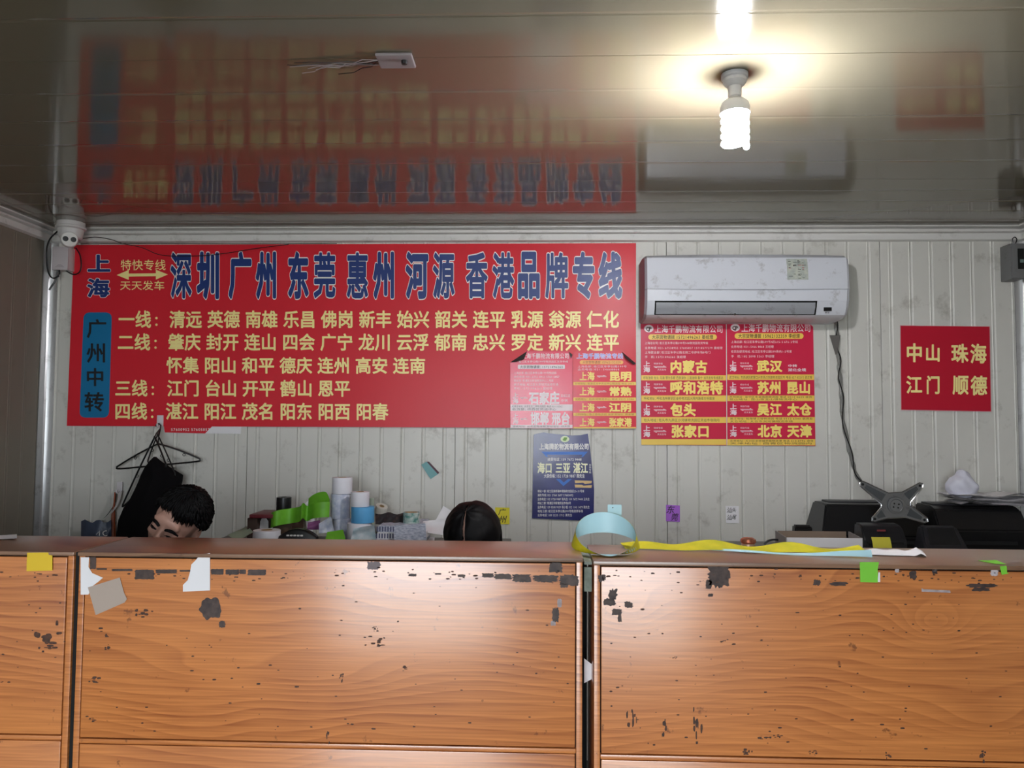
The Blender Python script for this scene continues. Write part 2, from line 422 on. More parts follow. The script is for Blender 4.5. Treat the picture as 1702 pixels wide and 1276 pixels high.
# ceiling
b = MB(); b.box((XL-0.1, FRONT_Y-0.1, CZ+0.012), (XR+0.1, WY+0.1, CZ+0.1)); ceil = struct(b.build('ceiling', M_CEIL))
y = WY - 0.70 + 0.965
ys = []
yy = 1.835
while yy < WY: yy += 0.965
while yy > FRONT_Y: ys.append(yy); yy -= 0.965
ys.append(FRONT_Y)
for ya, yb in zip(ys, ys[1:]):
    ya = min(ya, WY); b = MB(); pr = [(yb+0.001, 0)]
    for k in range(1, 5):
        c = yb + (ya - yb)*k/5
        pr += [(c-0.008, 0), (c-0.003, 0.0006), (c+0.003, 0.0006), (c+0.008, 0)]
    pr.append((ya-0.001, 0))
    for (y0, d0), (y1, d1) in zip(pr, pr[1:]):
        b.quad([(XL, y1, CZ+d1), (XR, y1, CZ+d1), (XR, y0, CZ+d0), (XL, y0, CZ+d0)])
    for y0 in (yb+0.001, ya-0.001):
        b.quad([(XL, y0, CZ), (XR, y0, CZ), (XR, y0, CZ+0.011), (XL, y0, CZ+0.011)])
    b.build('panel', M_CEIL, ceil)
# cornice trims and corner trim (extruded profiles)
def cornice(name, a, bq, n):
    """a,b ends along the wall at ceiling; n: direction away from wall"""
    a = Vector(a); bq = Vector(bq); n = Vector(n); up = Vector((0, 0, 1))
    prof = [(0, 0), (0.045, 0), (0.045, -0.005), (0.010, -0.009), (0.010, -0.017), (0.036, -0.020), (0.036, -0.027), (0.014, -0.030), (0.014, -0.034), (0.024, -0.036), (0.024, -0.060), (0.010, -0.064), (0, -0.064)]
    mb = MB(); k = len(prof)
    vs = [a + n*d + up*h for d, h in prof] + [bq + n*d + up*h for d, h in prof]
    mb.add(vs, [(i, i+k, (i+1) % k + k, (i+1) % k) for i in range(k)] + [tuple(range(k)), tuple(range(2*k-1, k-1, -1))])
    return struct(mb.build(name, M_TRIMW))
cornice('trim_1', (XL, WY, CZ), (XR, WY, CZ), (0, -1, 0))
cornice('trim_2', (XL, FRONT_Y, CZ), (XL, WY, CZ), (1, 0, 0))
cornice('trim_3', (XR, FRONT_Y, CZ), (XR, WY, CZ), (-1, 0, 0))
for nm, xs, sg in (('trim_4', XL, 1), ('trim_5', XR, -1)):
    b = MB()
    prof = [(0, 0), (0, -0.045), (sg*0.004, -0.045), (sg*0.006, -0.012), (sg*0.012, -0.006), (sg*0.045, -0.004), (sg*0.045, 0)]
    k = len(prof); vs = [(xs+px, WY-0.003+py, z) for z in (0, CZ-0.062) for px, py in prof]
    b.add(vs, [(i, (i+1) % k, (i+1) % k + k, i+k) for i in range(k)]); struct(b.build(nm, M_ALU))

# ------------------------------------------------------------------ counters
CY = 1.8; CTZ = 1.19; CBACK = 2.04
def counter(name, label, x0, x1, zt, zd, cy):
    t = thing(name, label, 'counter', ((x0+x1)/2, cy+0.12, 0), 'wooden counters across the front')
    b = MB(); b.box((x0, cy-0.004, zt-0.010), (x1, CBACK, zt), 0.003); b.build('top', M_WOODTOP, t, True)
    for xa, xb in ((x0+0.002, x0+0.016), (x1-0.016, x1-0.002)):
        b = MB(); b.box((xa, cy+0.001, 0), (xb, CBACK-0.02, zt-0.0105), 0.0015); b.build('side_panel', M_WOOD, t, True)
    b = MB(); b.box((x0+0.017, cy+0.014, 0.02), (x1-0.017, cy+0.024, zt-0.011)); b.build('backing_board', M_BLACKM, t)
    b = MB(); b.box((x0+0.0185, cy+0.0, zd+0.003), (x1-0.0185, cy+0.014, zt-0.0135), 0.0025); up = b.build('front_panel', M_WOOD, t, True)
    b = MB(); b.box((x0+0.0185, cy-0.0, 0.10), (x1-0.0185, cy+0.014, zd-0.012), 0.0025); b.build('front_panel', M_WOOD, t, True)
    b = MB(); b.box((x0+0.0165, cy-0.001, zd-0.0105), (x1-0.0165, cy+0.014, zd+0.0005), 0.003); b.build('rail', M_WOOD, t, True)
    b = MB(); b.box((x0+0.0165, cy+0.008, 0), (x1-0.0165, cy+0.02, 0.095)); b.build('plinth', M_WOOD, t)
    return t, up
XA = P(124.5, 1000, CY).x; XB = P(969.5, 1000, CY).x; XC = P(986, 1000, CY).x
cA, pA = counter('service_counter', 'pine counter cut by the left edge, with a yellow sticker', XA-1.2, XA-0.0045, 1.188, P(60, 1222, CY).z, CY)
cB, pB = counter('service_counter', 'middle pine counter with two torn white papers at its left', XA+0.0045, XB, 1.188, P(550, 1236, CY).z, CY)
cC, pC = counter('service_counter', 'right pine counter carrying the long yellow and blue label strip', XC, XC+1.2, 1.182, P(1340, 1261, CY).z, CY)

# worn patches and old tape residue on the fronts
M_TAPE = mat('dark_tape_residue', (52, 40, 38), 0.6, rgb2=(78, 62, 56), vscale=60)
M_SCUFF = mat('bare_scuff', (92, 60, 44), 0.75, rgb2=(60, 44, 38), vscale=90)
M_CHALK = mat('pale_residue', (196, 186, 190), 0.7, rgb2=(150, 136, 134), vscale=40)
def ragged(x0, y0, x1, y1, seed, n=26, rough=0.3, rectish=0.5):
    rn = random.Random(seed); cx, cy, rx, ry = (x0+x1)/2, (y0+y1)/2, (x1-x0)/2, (y1-y0)/2; pts = []; js = [rn.random() for _ in range(n)]
    for i in range(n):
        a = 2*math.pi*i/n; ca, sa = math.cos(a), math.sin(a)
        k = 1/max(abs(ca), abs(sa)); rr = (1-rectish) + rectish*k
        rr *= 1 - rough*(js[i] if rough <= .3 else .5*js[i] + .25*js[i-1] + .25*js[(i+1) % n])
        pts.append((cx + rx*ca*min(rr, k), cy + ry*sa*min(rr, k)))
    return pts
PF = CY - 0.0006
def patch(panel, boxes, m, name='worn_patch', seed=0, rough=0.3, rectish=0.5):
    for i, bx in enumerate(boxes):
        b = MB(); rn = random.Random(seed*31+i); x0, y0, x1, y1 = bx
        if rough >= .6:
            for k in range(9):     # broken-up scuff
                cx = rn.gauss((x0+x1)/2, (x1-x0)*.25); cy = rn.gauss((y0+y1)/2, (y1-y0)*.25); rx = (x1-x0)*rn.uniform(.06, .24); ry = (y1-y0)*rn.uniform(.06, .2)
                poly_px(b, ragged(cx-rx, cy-ry, cx+rx, cy+ry, seed*7+k, n=14, rough=.5), PF - .00002*k, 0.0005)
            b.build(name, m, panel)['kind'] = 'stuff'
        else:
            poly_px(b, ragged(*bx, seed+i, n=44, rough=rough, rectish=rectish), PF, 0.0005); b.build(name, m, panel)
patch(pA, [(50, 1040, 100, 1074), (62, 1070, 94, 1082)], M_SCUFF, seed=1, rough=0.65)
patch(pB, [(149, 925, 160, 946), (160, 944, 178, 947), (185, 945, 221, 949), (223, 946, 257, 963), (258, 946, 295, 953), (298, 947, 318, 950),
           (350, 945, 372, 955), (374, 946, 398, 955), (398, 946, 409, 954), (411, 946, 443, 956)], M_TAPE, seed=10, rough=0.12, rectish=1)
patch(pB, [(329, 990, 370, 1032), (363, 1030, 375, 1044)], M_TAPE, seed=30, rough=0.35)
patch(pB, [(608, 932, 634, 948)], mat('grey_scar', (120, 108, 110), 0.7), seed=33, rough=0.3)
patch(pB, [(678, 953, 693, 958), (722, 952, 734, 955), (760, 954, 774, 959), (800, 952, 822, 960), (820, 953, 852, 963), (850, 953, 884, 968), (884, 955, 930, 968), (928, 954, 964, 974), (931, 968, 945, 977), (911, 934, 936, 952)], M_TAPE, seed=40, rough=0.25, rectish=0.8)
patch(pB, [(917, 1008, 930, 1036)], M_TAPE, seed=55, rough=0.3, rectish=.8)
patch(pB, [(926, 994, 934, 1010), (915, 1031, 924, 1040)], M_CHALK, seed=57, rough=0.2, rectish=.8)
patch(pB, [(614, 1060, 640, 1076), (564, 1116, 572, 1136), (540, 1210, 548, 1234), (224, 1008, 250, 1024), (170, 1052, 182, 1062), (172, 1070, 184, 1082), (146, 1122, 168, 1134), (147, 1191, 161, 1200), (618, 1041, 630, 1049), (663, 1106, 680, 1114)], M_SCUFF, seed=60, rough=0.7)
patch(pC, [(1000, 953, 1008, 966), (992, 953, 1007, 968), (1010, 976, 1028, 1000), (1000, 992, 1026, 1008), (1036, 998, 1054, 1012), (1014, 1010, 1036, 1024), (1026, 1018, 1034, 1036)], M_TAPE, seed=80, rough=0.5)
patch(pC, [(1175, 936, 1215, 978), (1172, 962, 1184, 980), (1176, 986, 1186, 992)], M_TAPE, seed=90, rough=0.3, rectish=.85)
patch(pC, [(1350, 962, 1366, 974), (1376, 966, 1412, 974), (1600, 969, 1664, 977), (1612, 975, 1650, 983), (1510, 946, 1526, 964), (1547, 940, 1560, 955)], M_TAPE, seed=100, rough=0.45)
patch(pC, [(1645, 944, 1660, 958), (1549, 942, 1558, 950), (1487, 944, 1495, 952)], M_CHALK, seed=110, rough=0.3)
patch(pC, [(1046, 1168, 1060, 1214), (1150, 1180, 1164, 1230), (1098, 1188, 1110, 1224), (1230, 1240, 1250, 1258), (1346, 1246, 1362, 1256), (1472, 1250, 1486, 1262), (1626, 1246, 1640, 1268), (1262, 1220, 1282, 1230), (1286, 1220, 1302, 1226), (1116, 1090, 1126, 1095), (1195, 1062, 1206, 1068)], M_SCUFF, seed=120, rough=0.7)
# tiny scuffs, too small to pick apart: one part per front
for panel, x0, x1, y1, n, sd in ((pA, 2, 112, 1205, 26, 1), (pB, 145, 955, 1215, 150, 2), (pC, 1000, 1695, 1245, 170, 3)):
    rn = random.Random(sd); b = MB()
    for i in range(n):
        cx = rn.uniform(x0, x1); cy = rn.uniform(948, y1) if rn.random() < .6 else rn.gauss(958, 6)
        if cy < 940: cy = 944
        s = rn.uniform(0.8, 2.6)
        poly_px(b, ragged(cx-s*rn.uniform(.8, 2.2), cy-s*.7, cx+s*rn.uniform(.8, 2.2), cy+s*.7, i*7+sd, n=9, rough=.5), PF, 0.0004)
    b.build('scuff_specks', M_SCUFF, panel)['kind'] = 'stuff'

# ------------------------------------------------------------------ banner
BY = WY - 0.009
bt = thing('route_banner', 'large red freight route banner with navy heading and cream city names', 'banner', P(584, 710, BY))
b = MB(); poly_px(b, [(123, 407), (1057, 404), (1057, 711.5), (111, 707.5)], BY, 0.005); b.build('board', M_RED, bt)
y1, y2, y3 = BY-0.0005, BY-0.0011, BY-0.0018
HEAD = [('深',282,320),('圳',326,365),('广',379,419),('州',424,460),('东',478,514),('莞',520,559),('惠',575,613),('州',619,656),('河',673,713),('源',718,757),('香',773,812),('港',817,856),('品',860,898),('牌',905,946),('专',951,989),('线',994,1035)]
for ch, x0, x1 in HEAD:
    bo, bi = MB(), MB(); bx = (x0+2.5, 421.5, x1-2.5, 493.5)
    put_glyph(bo, ch, bx, y1, off=0.052 if ch in '惠港源牌深莞香' else 0.064, tight=True); put_glyph(bi, ch, bx, y2, off=0.028 if ch in '惠港源牌深莞香' else 0.042, tight=True)
    hl = bi.build('heading_character', M_NAVY, bt); bo.build('outline', M_WHITEP, hl)
for ch, bx in (('上', (147, 424, 182, 450.5)), ('海', (146, 463.5, 181, 493))):
    bo, bi = MB(), MB(); put_glyph(bo, ch, bx, y1, off=0.06, tight=True); put_glyph(bi, ch, bx, y2, off=0.035, tight=True)
    hl = bi.build('heading_character', M_NAVY, bt); bo.build('outline', M_WHITEP, hl)
b = MB(); put_line(b, '特快专线', 200, 431.5, 276, 449, y1, 0.008); b.build('slogan_lettering', M_CREAM, bt); b = MB(); put_line(b, '天天发车', 199, 466.5, 274, 482, y1, 0.008)
b.build('slogan_lettering', M_CREAM, bt)
b = MB(); poly_px(b, [(194, 457), (214, 448.5), (214, 454.5), (259, 454), (259, 448), (279, 456), (259, 464.5), (259, 459), (214, 459.5), (214, 465)], y1); b.build('double_arrow', M_CREAM, bt)
b = MB(); pts = []
c4 = [(139, 519), (186, 519), (181, 694), (132, 694)]
def rquad(c, r, k=6):
    out = []; n = len(c)
    for i in range(n):
        p0, p, p1 = Vector(c[i-1]), Vector(c[i]), Vector(c[(i+1) % n])
        a = p + (p0-p).normalized()*r; d = p + (p1-p).normalized()*r
        for j in range(k+1):
            t = j/k; q = a*(1-t)**2 + p*2*t*(1-t) + d*t*t; out.append((q.x, q.y))
    return out
poly_px(b, rquad(c4, 11), y1); b.build('transfer_badge', M_TEAL, bt)
b = MB()
for ch, bx in (('广', (145, 531, 176, 561)), ('州', (144.5, 571, 174, 602)), ('中', (145, 612, 171, 641)), ('转', (141, 652, 172, 683))): put_glyph(b, ch, bx, y2, 0.02, tight=True)
b.build('transfer_lettering', M_BLACKP, bt)
ROWS = [('一线', 198, 260, '清远 英德 南雄 乐昌 佛岗 新丰 始兴 韶关 连平 乳源 翁源 仁化', 282, 63.05, 516.5, 544.5, 0),
        ('二线', 196.5, 258.5, '肇庆 封开 连山 四会 广宁 龙川 云浮 郁南 忠兴 罗定 新兴 连平', 280, 63.25, 554.5, 582, 0.5),
        (None, 0, 0, '怀集 阳山 和平 德庆 连州 高安 连南', 277, 62.8, 593.5, 620, 1.5),
        ('三线', 192, 254, '江门 台山 开平 鹤山 恩平', 278, 62.7, 631.5, 658.5, 1),
        ('四线', 191.5, 253, '湛江 阳江 茂名 阳东 阳西 阳春', 276, 63.2, 669.5, 697, 1.5)]
for head, hx, cxx, txt, x0, pit, ya, yb, dr in ROWS:
    if head:
        b = MB(); put_glyph(b, head[0], (hx-1, ya, hx+25.5, yb), y1, 0.024); put_glyph(b, head[1], (hx+27, ya, hx+53, yb), y1, 0.024)
        ell_px(b, cxx, ya+12, 2.1, 2.1, y1, n=10); ell_px(b, cxx, ya+23, 2.1, 2.1, y1, n=10); b.build('row_lettering', M_CREAM, bt)
    for k, pr in enumerate(txt.split()):
        x = x0 + pit*k; d = dr*k/11
        b = MB(); put_glyph(b, pr[0], (x-.3, ya+d, x+25.8, yb+d), y1, 0.024); put_glyph(b, pr[1], (x+27.2, ya+d, x+53.3, yb+d), y1, 0.024); b.build('city_lettering', M_CREAM, bt)

# ------------------------------------------------------------------ flyers
M_FRED = mat('flyer_red', (210, 40, 74), 0.35, spec=.35, var=0.05, vscale=6)
M_FRED2 = mat('flyer_red_faded', (228, 48, 84), 0.24, coat=0.12, coat_rough=0.1, bump=0.3, bscale=14)
M_FORG = mat('flyer_red_orange', (226, 46, 66), 0.24, coat=0.12, coat_rough=0.1, bump=0.3, bscale=14)
M_FYEL = mat('flyer_yellow', (244, 206, 92), 0.4, var=0.06, vscale=12)
M_FCREAM = mat('flyer_lettering_yellow', (252, 226, 120), 0.4)
M_FWHITE = mat('flyer_pale', (238, 222, 224), 0.35)
M_DARKT = mat('flyer_dark_print', (70, 44, 30), 0.5)
M_CURL = mat('curled_paper_back', (58, 52, 52), 0.5)
def sheet_of(pts, y, parent, m, name='sheet', th=0.0012):
    b = MB(); poly_px(b, pts, y, th); return b.build(name, m, parent)
def arrows(b, x0, x1, yc, y):
    rect_px(b, x0, yc-0.9, x1-3, yc-0.2, y); poly_px(b, [(x1-5, yc-2), (x1, yc-.2), (x1-5, yc-.2)], y)
    rect_px(b, x0+3, yc+0.5, x1, yc+1.2, y); poly_px(b, [(x0+5, yc+2.4), (x0, yc+.5), (x0+5, yc+.5)], y)
def big_flyer(label, quad, logo, head, pill, ptxt, lines, rows, bars, barlines):
    fy = WY - 0.0062
    t = thing('route_flyer', label, 'flyer', P((quad[2][0]+quad[3][0])/2, quad[2][1], fy), 'flyers below the air conditioner')
    sheet_of(quad, fy, t, M_FRED)
    a1, a2 = fy-0.0005, fy-0.0009
    b = MB(); ell_px(b, *logo, a1); b.build('logo_disc', M_FWHITE, t)
    b = MB(); put_line(b, 'QP', logo[0]-5, logo[1]-4, logo[0]+5, logo[1]+4.4, a2, 0.03); b.build('logo_lettering', M_DARKT, t)
    b = MB(); put_line(b, '上海千鹏物流有限公司', *head, a1, 0.012); b.build('company_lettering', M_FWHITE, t)
    b = MB(); pill_px(b, *pill, a1); b.build('phone_badge', M_FYEL, t)
    b = MB(); put_line(b, ptxt, pill[0]+6, pill[1]+1.2, pill[2]-6, pill[3]-1.2, a2, 0.015); b.build('phone_lettering', M_DARKT, t)
    b = MB()
    for txt, x0, x1, yc in lines: put_line(b, txt, x0, yc-2.2, x1, yc+2.2, a1)
    b.build('small_print', M_FWHITE, t)
    bs = MB()
    for ya, yb, words, x00 in rows:
        h = yb - ya
        put_glyph(bs, '上', (x00, ya+.5, x00+11, ya+h*.48), a1, .03); put_glyph(bs, '海', (x00, ya+h*.52, x00+11, yb-.5), a1, .03)
        put_line(bs, '特快专线', x00+17, ya+3, x00+32, ya+6.2, a1); put_line(bs, '天天发车', x00+23, yb-6.5, x00+38, yb-3.2, a1)
        arrows(bs, x00+17, x00+38, (ya+yb)/2, a1)
        for wd, x0, x1 in words: b = MB(); put_line(b, wd, x0, ya, x1, yb, a1, 0.045, sp=.08); b.build('city_lettering', M_FCREAM, t)
    bs.build('origin_lettering', M_FWHITE, t)
    for x0, ya, x1, yb in bars:
        b = MB(); rect_px(b, x0, ya, x1, yb, a1); b.build('bar', M_FYEL, t)
    b = MB()
    for txt, x0, x1, yc, h in barlines: put_line(b, txt, x0, yc-h, x1, yc+h, a2)
    b.build('bar_print', M_DARKT, t)
    return t
LA = '上海总公司：松江区车亭公路599号508物流园发货专线'
big_flyer('red flyer naming 内蒙古 and 张家口, left of pair below air conditioner',
    [(1065, 532), (1206.5, 533), (1207.5, 740), (1066, 739)], (1078.4, 546, 7.8, 6.2), (1088, 540.5, 1202, 553), (1077.5, 555.5, 1191.5, 564.5), '大宗货物请拨 15721496263 晏经理',
    [(LA, 1071.6, 1177, 570), ('业务电话：021-67538952 57605857 15718577279 晏经理', 1071.6, 1201, 578), ('上海营业部：松江区车亭公路北侧二号停车场8号门', 1071.6, 1181, 585.5), ('手　机：15721496263 张经理', 1071.6, 1140, 593)],
    [(599.5, 619, [('内蒙古', 1113, 1176)], 1069.5), (634, 654.5, [('呼和浩特', 1113, 1202)], 1069.5), (671, 691, [('包头', 1114, 1157)], 1069.5), (706.5, 726.5, [('张家口', 1115, 1180)], 1069.5)],
    [(1066, 623.3, 1206.5, 632), (1066, 657, 1206.8, 667), (1066, 693, 1207, 702.8), (1066, 729.5, 1207, 739)],
    [('呼和浩特 包头 乌海 鄂尔多斯 巴彦淖尔 二连浩特 集宁 当天发车专线直达', 1069, 1202, 627.8, 2.6), ('呼和地址：呼和浩特赛罕区金桥物流园大院内路南左拐库房', 1070, 1188, 662, 2.6), ('包头地址：包头市九原区沙河镇物流园区货运市场院内', 1070, 1196, 698, 2.6)])
big_flyer('red flyer naming 武汉 and 天津, right of pair below air conditioner',
    [(1208, 533), (1340, 533), (1351.5, 543), (1355.5, 741), (1209, 740)], (1222, 544.5, 7.8, 6.2), (1232, 538.5, 1348, 551.5), (1221, 553.5, 1335.6, 563), '大宗货物请拨 15962132359 李经理',
    [('上海总部：松江区车亭公路599号A区615-5 676-2专线', 1215, 1326, 568), ('业务电话：021-5466 8868 王经理', 1215, 1286, 576), ('收货及提货地址：松江区车亭公路599弄内1-5号库', 1215, 1316, 584), ('手　机：182 2098 5263 李经理', 1215, 1287, 592)],
    [(599, 617.5, [('武汉', 1257.5, 1300.5)], 1213), (634.5, 654, [('苏州', 1258, 1299), ('昆山', 1306.5, 1348)], 1213), (670.5, 690, [('吴江', 1258, 1300), ('太仓', 1308, 1349.5)], 1213.5), (706.5, 726, [('北京', 1259, 1300.5), ('天津', 1308, 1350)], 1213.5)],
    [(1209, 622.3, 1353, 631.3), (1209, 657, 1353.5, 666.3), (1209, 693, 1354.5, 702.5), (1209, 729.5, 1355, 740)],
    [('武汉地址：东西湖区舵落口大市场汉西路物流园区内 电话 027 83215 武汉库', 1212, 1350, 627, 2.4), ('苏州地址：吴中区东吴南路物流园 电话 0512 6625 收货', 1212, 1350, 659.6, 1.9), ('昆山地址：昆山市玉山镇物流中心', 1212, 1325, 663.6, 1.7), ('吴江地址：松陵镇江陵物流园 电话 0512 6340 收货处', 1213, 1351, 695.6, 1.9), ('太仓地址：太仓市浏河镇物流市场', 1213, 1318, 700, 1.7), ('北京地址：大兴区旧宫镇京南物流港 电话 010 8796 收货', 1213, 1352, 732.6, 1.9), ('天津地址：西青区物流园内', 1213, 1350, 736.8, 1.7)])
b = MB()
for wd, ya, yb, x1 in (('中转', 605.5, 610, 1325), ('湖北全境', 612, 617, 1340)): put_line(b, wd, 1309.5, ya, x1, yb, WY-0.0068, .02)
flB = [o for o in bpy.data.objects if o.name.startswith('route_flyer')][-1]
b.build('transfer_lettering', M_FWHITE, flB)
# pair stuck on the banner
FY = BY - 0.0062
t = thing('route_flyer', 'glossy pink flyer naming 石家庄, stuck over the banner', 'flyer', P(900, 712, FY), 'flyers stuck on the banner')
sheet_of([(848, 602), (876, 583.5), (945, 584), (951.5, 589), (951.7, 712), (848.5, 711)], FY, t, M_FRED2)
a1, a2 = FY-0.0005, FY-0.0009
b = MB()
q = [P(848, 602, FY-0.001), P(876, 583.5, FY-0.001), P(871, 597, FY-0.016), P(858, 601, FY-0.012)]
b.prism(q, (0, 0.0008, 0)); b.build('curled_corner', M_CURL, t)
b = MB(); b.prism([P(945, 584, a1), P(951.5, 589, a1), P(949, 596, FY-0.008)], (0, .0006, 0)); b.build('curled_corner', M_CURL, t)
b = MB(); put_line(b, '上海千鹏物流有限公司', 867, 587, 946, 596, a1, .01); put_line(b, '松江区车亭公路599号物流园区发货专线', 862, 599, 944, 602.5, a1)
b.build('company_lettering', M_FWHITE, t)
b = MB(); pill_px(b, 860.7, 606, 939, 613, a1, r=1.5); b.build('phone_badge', M_FWHITE, t)
b = MB(); put_line(b, '大宗货物请拨：15721496263', 864, 607.2, 936, 612, a2, .015); b.build('phone_lettering', M_BLACKP, t)
b = MB()
for k, (tx, xe) in enumerate([('上海总部：松江区车亭公路599号物流园', 925), ('业务电话：021-6753 8952 5760 5857', 930), ('营业部：青浦区华新镇物流中心二号库', 920), ('收货地址：松江区九亭镇货运停车场', 928), ('手机：15721496263 晏经理', 918)]):
    put_line(b, tx, 854, 617.5+6.4*k, xe, 621.8+6.4*k, a1)
put_glyph(b, '上', (852, 652.5, 861.5, 661), a1, .02); put_glyph(b, '海', (852, 661.5, 861.5, 670.5), a1, .02)
put_glyph(b, '上', (852, 687, 861.5, 695.5), a1, .02); put_glyph(b, '海', (852, 696, 861.5, 704.5), a1, .02)
arrows(b, 864, 877, 661, a1); arrows(b, 864, 877, 696, a1); put_line(b, '藁城正定', 932, 655, 948, 660, a1); put_line(b, '中转', 932, 663, 944, 668, a1)
b.build('small_print', M_FWHITE, t)
for wd, x0, ya, x1, yb in (('石家庄', 879, 651.5, 930, 671), ('邯郸', 882, 685.5, 912.5, 705), ('邢台', 917, 685.5, 947.5, 705)): b = MB(); put_line(b, wd, x0, ya, x1, yb, a1, .045); b.build('city_lettering', M_FWHITE, t)
for bx in ((848.5, 672, 951.5, 682.5), (848.5, 706, 951.5, 711)):
    b = MB(); rect_px(b, *bx, a1); b.build('bar', M_FWHITE, t)
b = MB(); put_line(b, '石家庄地址：长安区北二环物流园区 电话 0311 8562', 851, 673.2, 935, 677, a2); put_line(b, '收货部：桥西区货运中心', 851, 678, 925, 681.8, a2); put_line(b, '邯郸地址：丛台区物流园 邢台地址：桥东区', 852, 707, 948, 710, a2)
b.build('bar_print', M_DARKT, t)
t = thing('route_flyer', 'glossy red flyer naming 昆明 and 常熟, stuck over the banner', 'flyer', P(1004, 712, FY), 'flyers stuck on the banner')
sheet_of([(952.3, 588), (956, 584), (1035, 583.5), (1057, 604), (1057.5, 712), (952.5, 712)], FY, t, M_FORG)
b = MB(); b.prism([P(1033, 583.5, a1), P(1057, 604, a1), P(1053, 606, FY-.016), P(1040, 596, FY-.02)], (0, .0008, 0)); b.build('curled_corner', M_CURL, t)
b = MB(); put_line(b, '上海千鹏物流专线', 958, 587, 1036, 596, a1, .04); b.build('company_outline', M_WHITEP, t)
b = MB(); put_line(b, '上海千鹏物流专线', 958, 587, 1036, 596, a2, .005); b.build('company_lettering', mat('print_sky_blue', (120, 130, 230), 0.4), t)
b = MB(); pill_px(b, 963.5, 598.7, 1036, 605.2, a1); b.build('phone_badge', mat('print_orange', (246, 176, 84), .4), t)
b = MB(); put_line(b, '大宗货物请拨 15962132359', 968, 599.6, 1032, 604.4, a2, .01); b.build('phone_lettering', mat('print_rust', (170, 60, 40), .5), t)
b = MB()
put_line(b, '上海总部：松江区车亭公路599号', 960, 607, 1042, 610.6, a1); put_line(b, '业务电话：021-54668868', 960, 612, 1030, 615.6, a1)
for wd, ya, yb in (('昆明', 617.5, 632.5), ('常熟', 643, 657.5), ('江阴', 669.5, 684), ('张家港', 694.5, 708.5)):
    bc = MB(); put_line(bc, wd, 1012, ya, 1050, yb, a1, .045); bc.build('city_lettering', M_FCREAM, t); bc = MB(); put_line(bc, '上海', 963, ya+.5, 988.5, yb-.5, a1, .03); bc.build('origin_lettering', M_FCREAM, t); arrows(b, 992, 1008, (ya+yb)/2, a1)
b.build('small_print', M_FWHITE, t)
for bx in ((953, 634.7, 1057, 640), (953, 660.5, 1057, 666), (953, 686, 1057, 691), (953, 709.6, 1057, 712)):
    b = MB(); rect_px(b, *bx, a1); b.build('bar', M_FYEL, t)
b = MB()
for yc, tx in ((637.3, '昆明地址：官渡区凉亭货运中心物流园 电话 0871'), (663.2, '常熟地址：招商城物流中心 电话 0512 5286'), (688.5, '江阴地址：澄江镇物流园 张家港地址：杨舍镇')): put_line(b, tx, 955, yc-1.6, 1054, yc+1.6, a2)
b.build('bar_print', mat('print_rust', (170, 60, 40)), t)
# blue poster
M_PBLUE = mat('poster_blue', (38, 40, 112), 0.28, coat=0.3, bump=0.5, bscale=9, rgb2=(30, 30, 92), vscale=8)
PY = WY - 0.008
t = thing('route_poster', 'creased dark blue freight poster naming 海口 三亚 湛江', 'poster', P(936, 862, PY))
sheet_of([(887, 722), (896, 719.5), (904, 718.4), (922, 721), (950, 723.5), (965, 723), (977, 720.5), (980.5, 745), (984, 775), (985.7, 794), (987.5, 815), (987, 848), (986, 866), (948, 864), (915, 862.5), (884.5, 861)], PY, t, M_PBLUE)
a1, a2 = PY-.0005, PY-.0009
b = MB(); ell_px(b, 939, 729.6, 7.2, 5.2, a1); b.build('logo_disc', mat('pale_green_disc', (226, 238, 196), .4), t)
b = MB(); poly_px(b, [(935, 731), (938, 726.5), (943, 727), (941, 732), (937.5, 732.5)], a2); b.build('logo_mark', mat('logo_green', (110, 160, 50), .4), t)
b = MB(); put_line(b, '上海腾驼物流有限公司', 896, 737, 979, 747, a1, .035); b.build('company_lettering', M_WHITEP, t)
M_PB2 = mat('poster_bright_blue', (40, 112, 205), .35)
b = MB(); poly_px(b, [(900, 750.5), (977, 750.5), (969, 759), (966, 759), (968.5, 755.5), (908.5, 755.5), (911, 759), (908, 759)], a1); b.build('header_band', M_PB2, t)
b = MB(); poly_px(b, [(924, 796), (950.5, 796), (936.5, 807.5)], a1); b.build('chevron', M_PB2, t)
b = MB(); poly_px(b, [(931, 796), (944, 796), (937, 801.5)], a2); b.build('chevron_notch', M_PBLUE, t)
b = MB(); put_line(b, '接货电话：159 7672 9448', 910, 760.5, 967, 766, a1, .015); put_line(b, '大宗价格：152 1728 9887 陈先生', 904, 787.5, 972, 794, a1, .02); b.build('phone_lettering', M_WHITEP, t)
bs = MB()
for wd, x0, x1 in (('海口', 893, 918), ('三亚', 923, 948), ('湛江', 952.5, 977.5)): b = MB(); put_line(b, wd, x0, 769, x1, 786, a1, .035); b.build('city_lettering', mat('print_pale_yellow', (246, 244, 205), .4), t)
for k, ch in enumerate('特快专线'): put_glyph(bs, ch, (979, 771+4*k, 982.5, 774.6+4*k), a1)
for k, (tx, xe) in enumerate([('地址一部：松江区新桥镇申港路物流园区25-31号库', 971), ('浦东专线：021 5768 3697 57683492', 953), ('业务电话：152 1728 9887 陈先生 159 7672 9448 王先生', 980), ('地址二部：青浦区华新镇货运市场8号', 949), ('业务电话：159 0508 9059 陈小姐 152 1141 1479 陈先生', 980), ('地址三部：松江区车亭公路599号物流停车场', 969), ('业务电话：189 3233 1712 黄先生', 951)]):
    yc = 816 + 6.65*k; put_line(bs, tx, 893.5, yc-2.3, xe, yc+2.3, a1, .008)
bs.build('small_print', M_WHITEP, t)
M_GOLD = mat('print_gold', (226, 190, 130), .4)
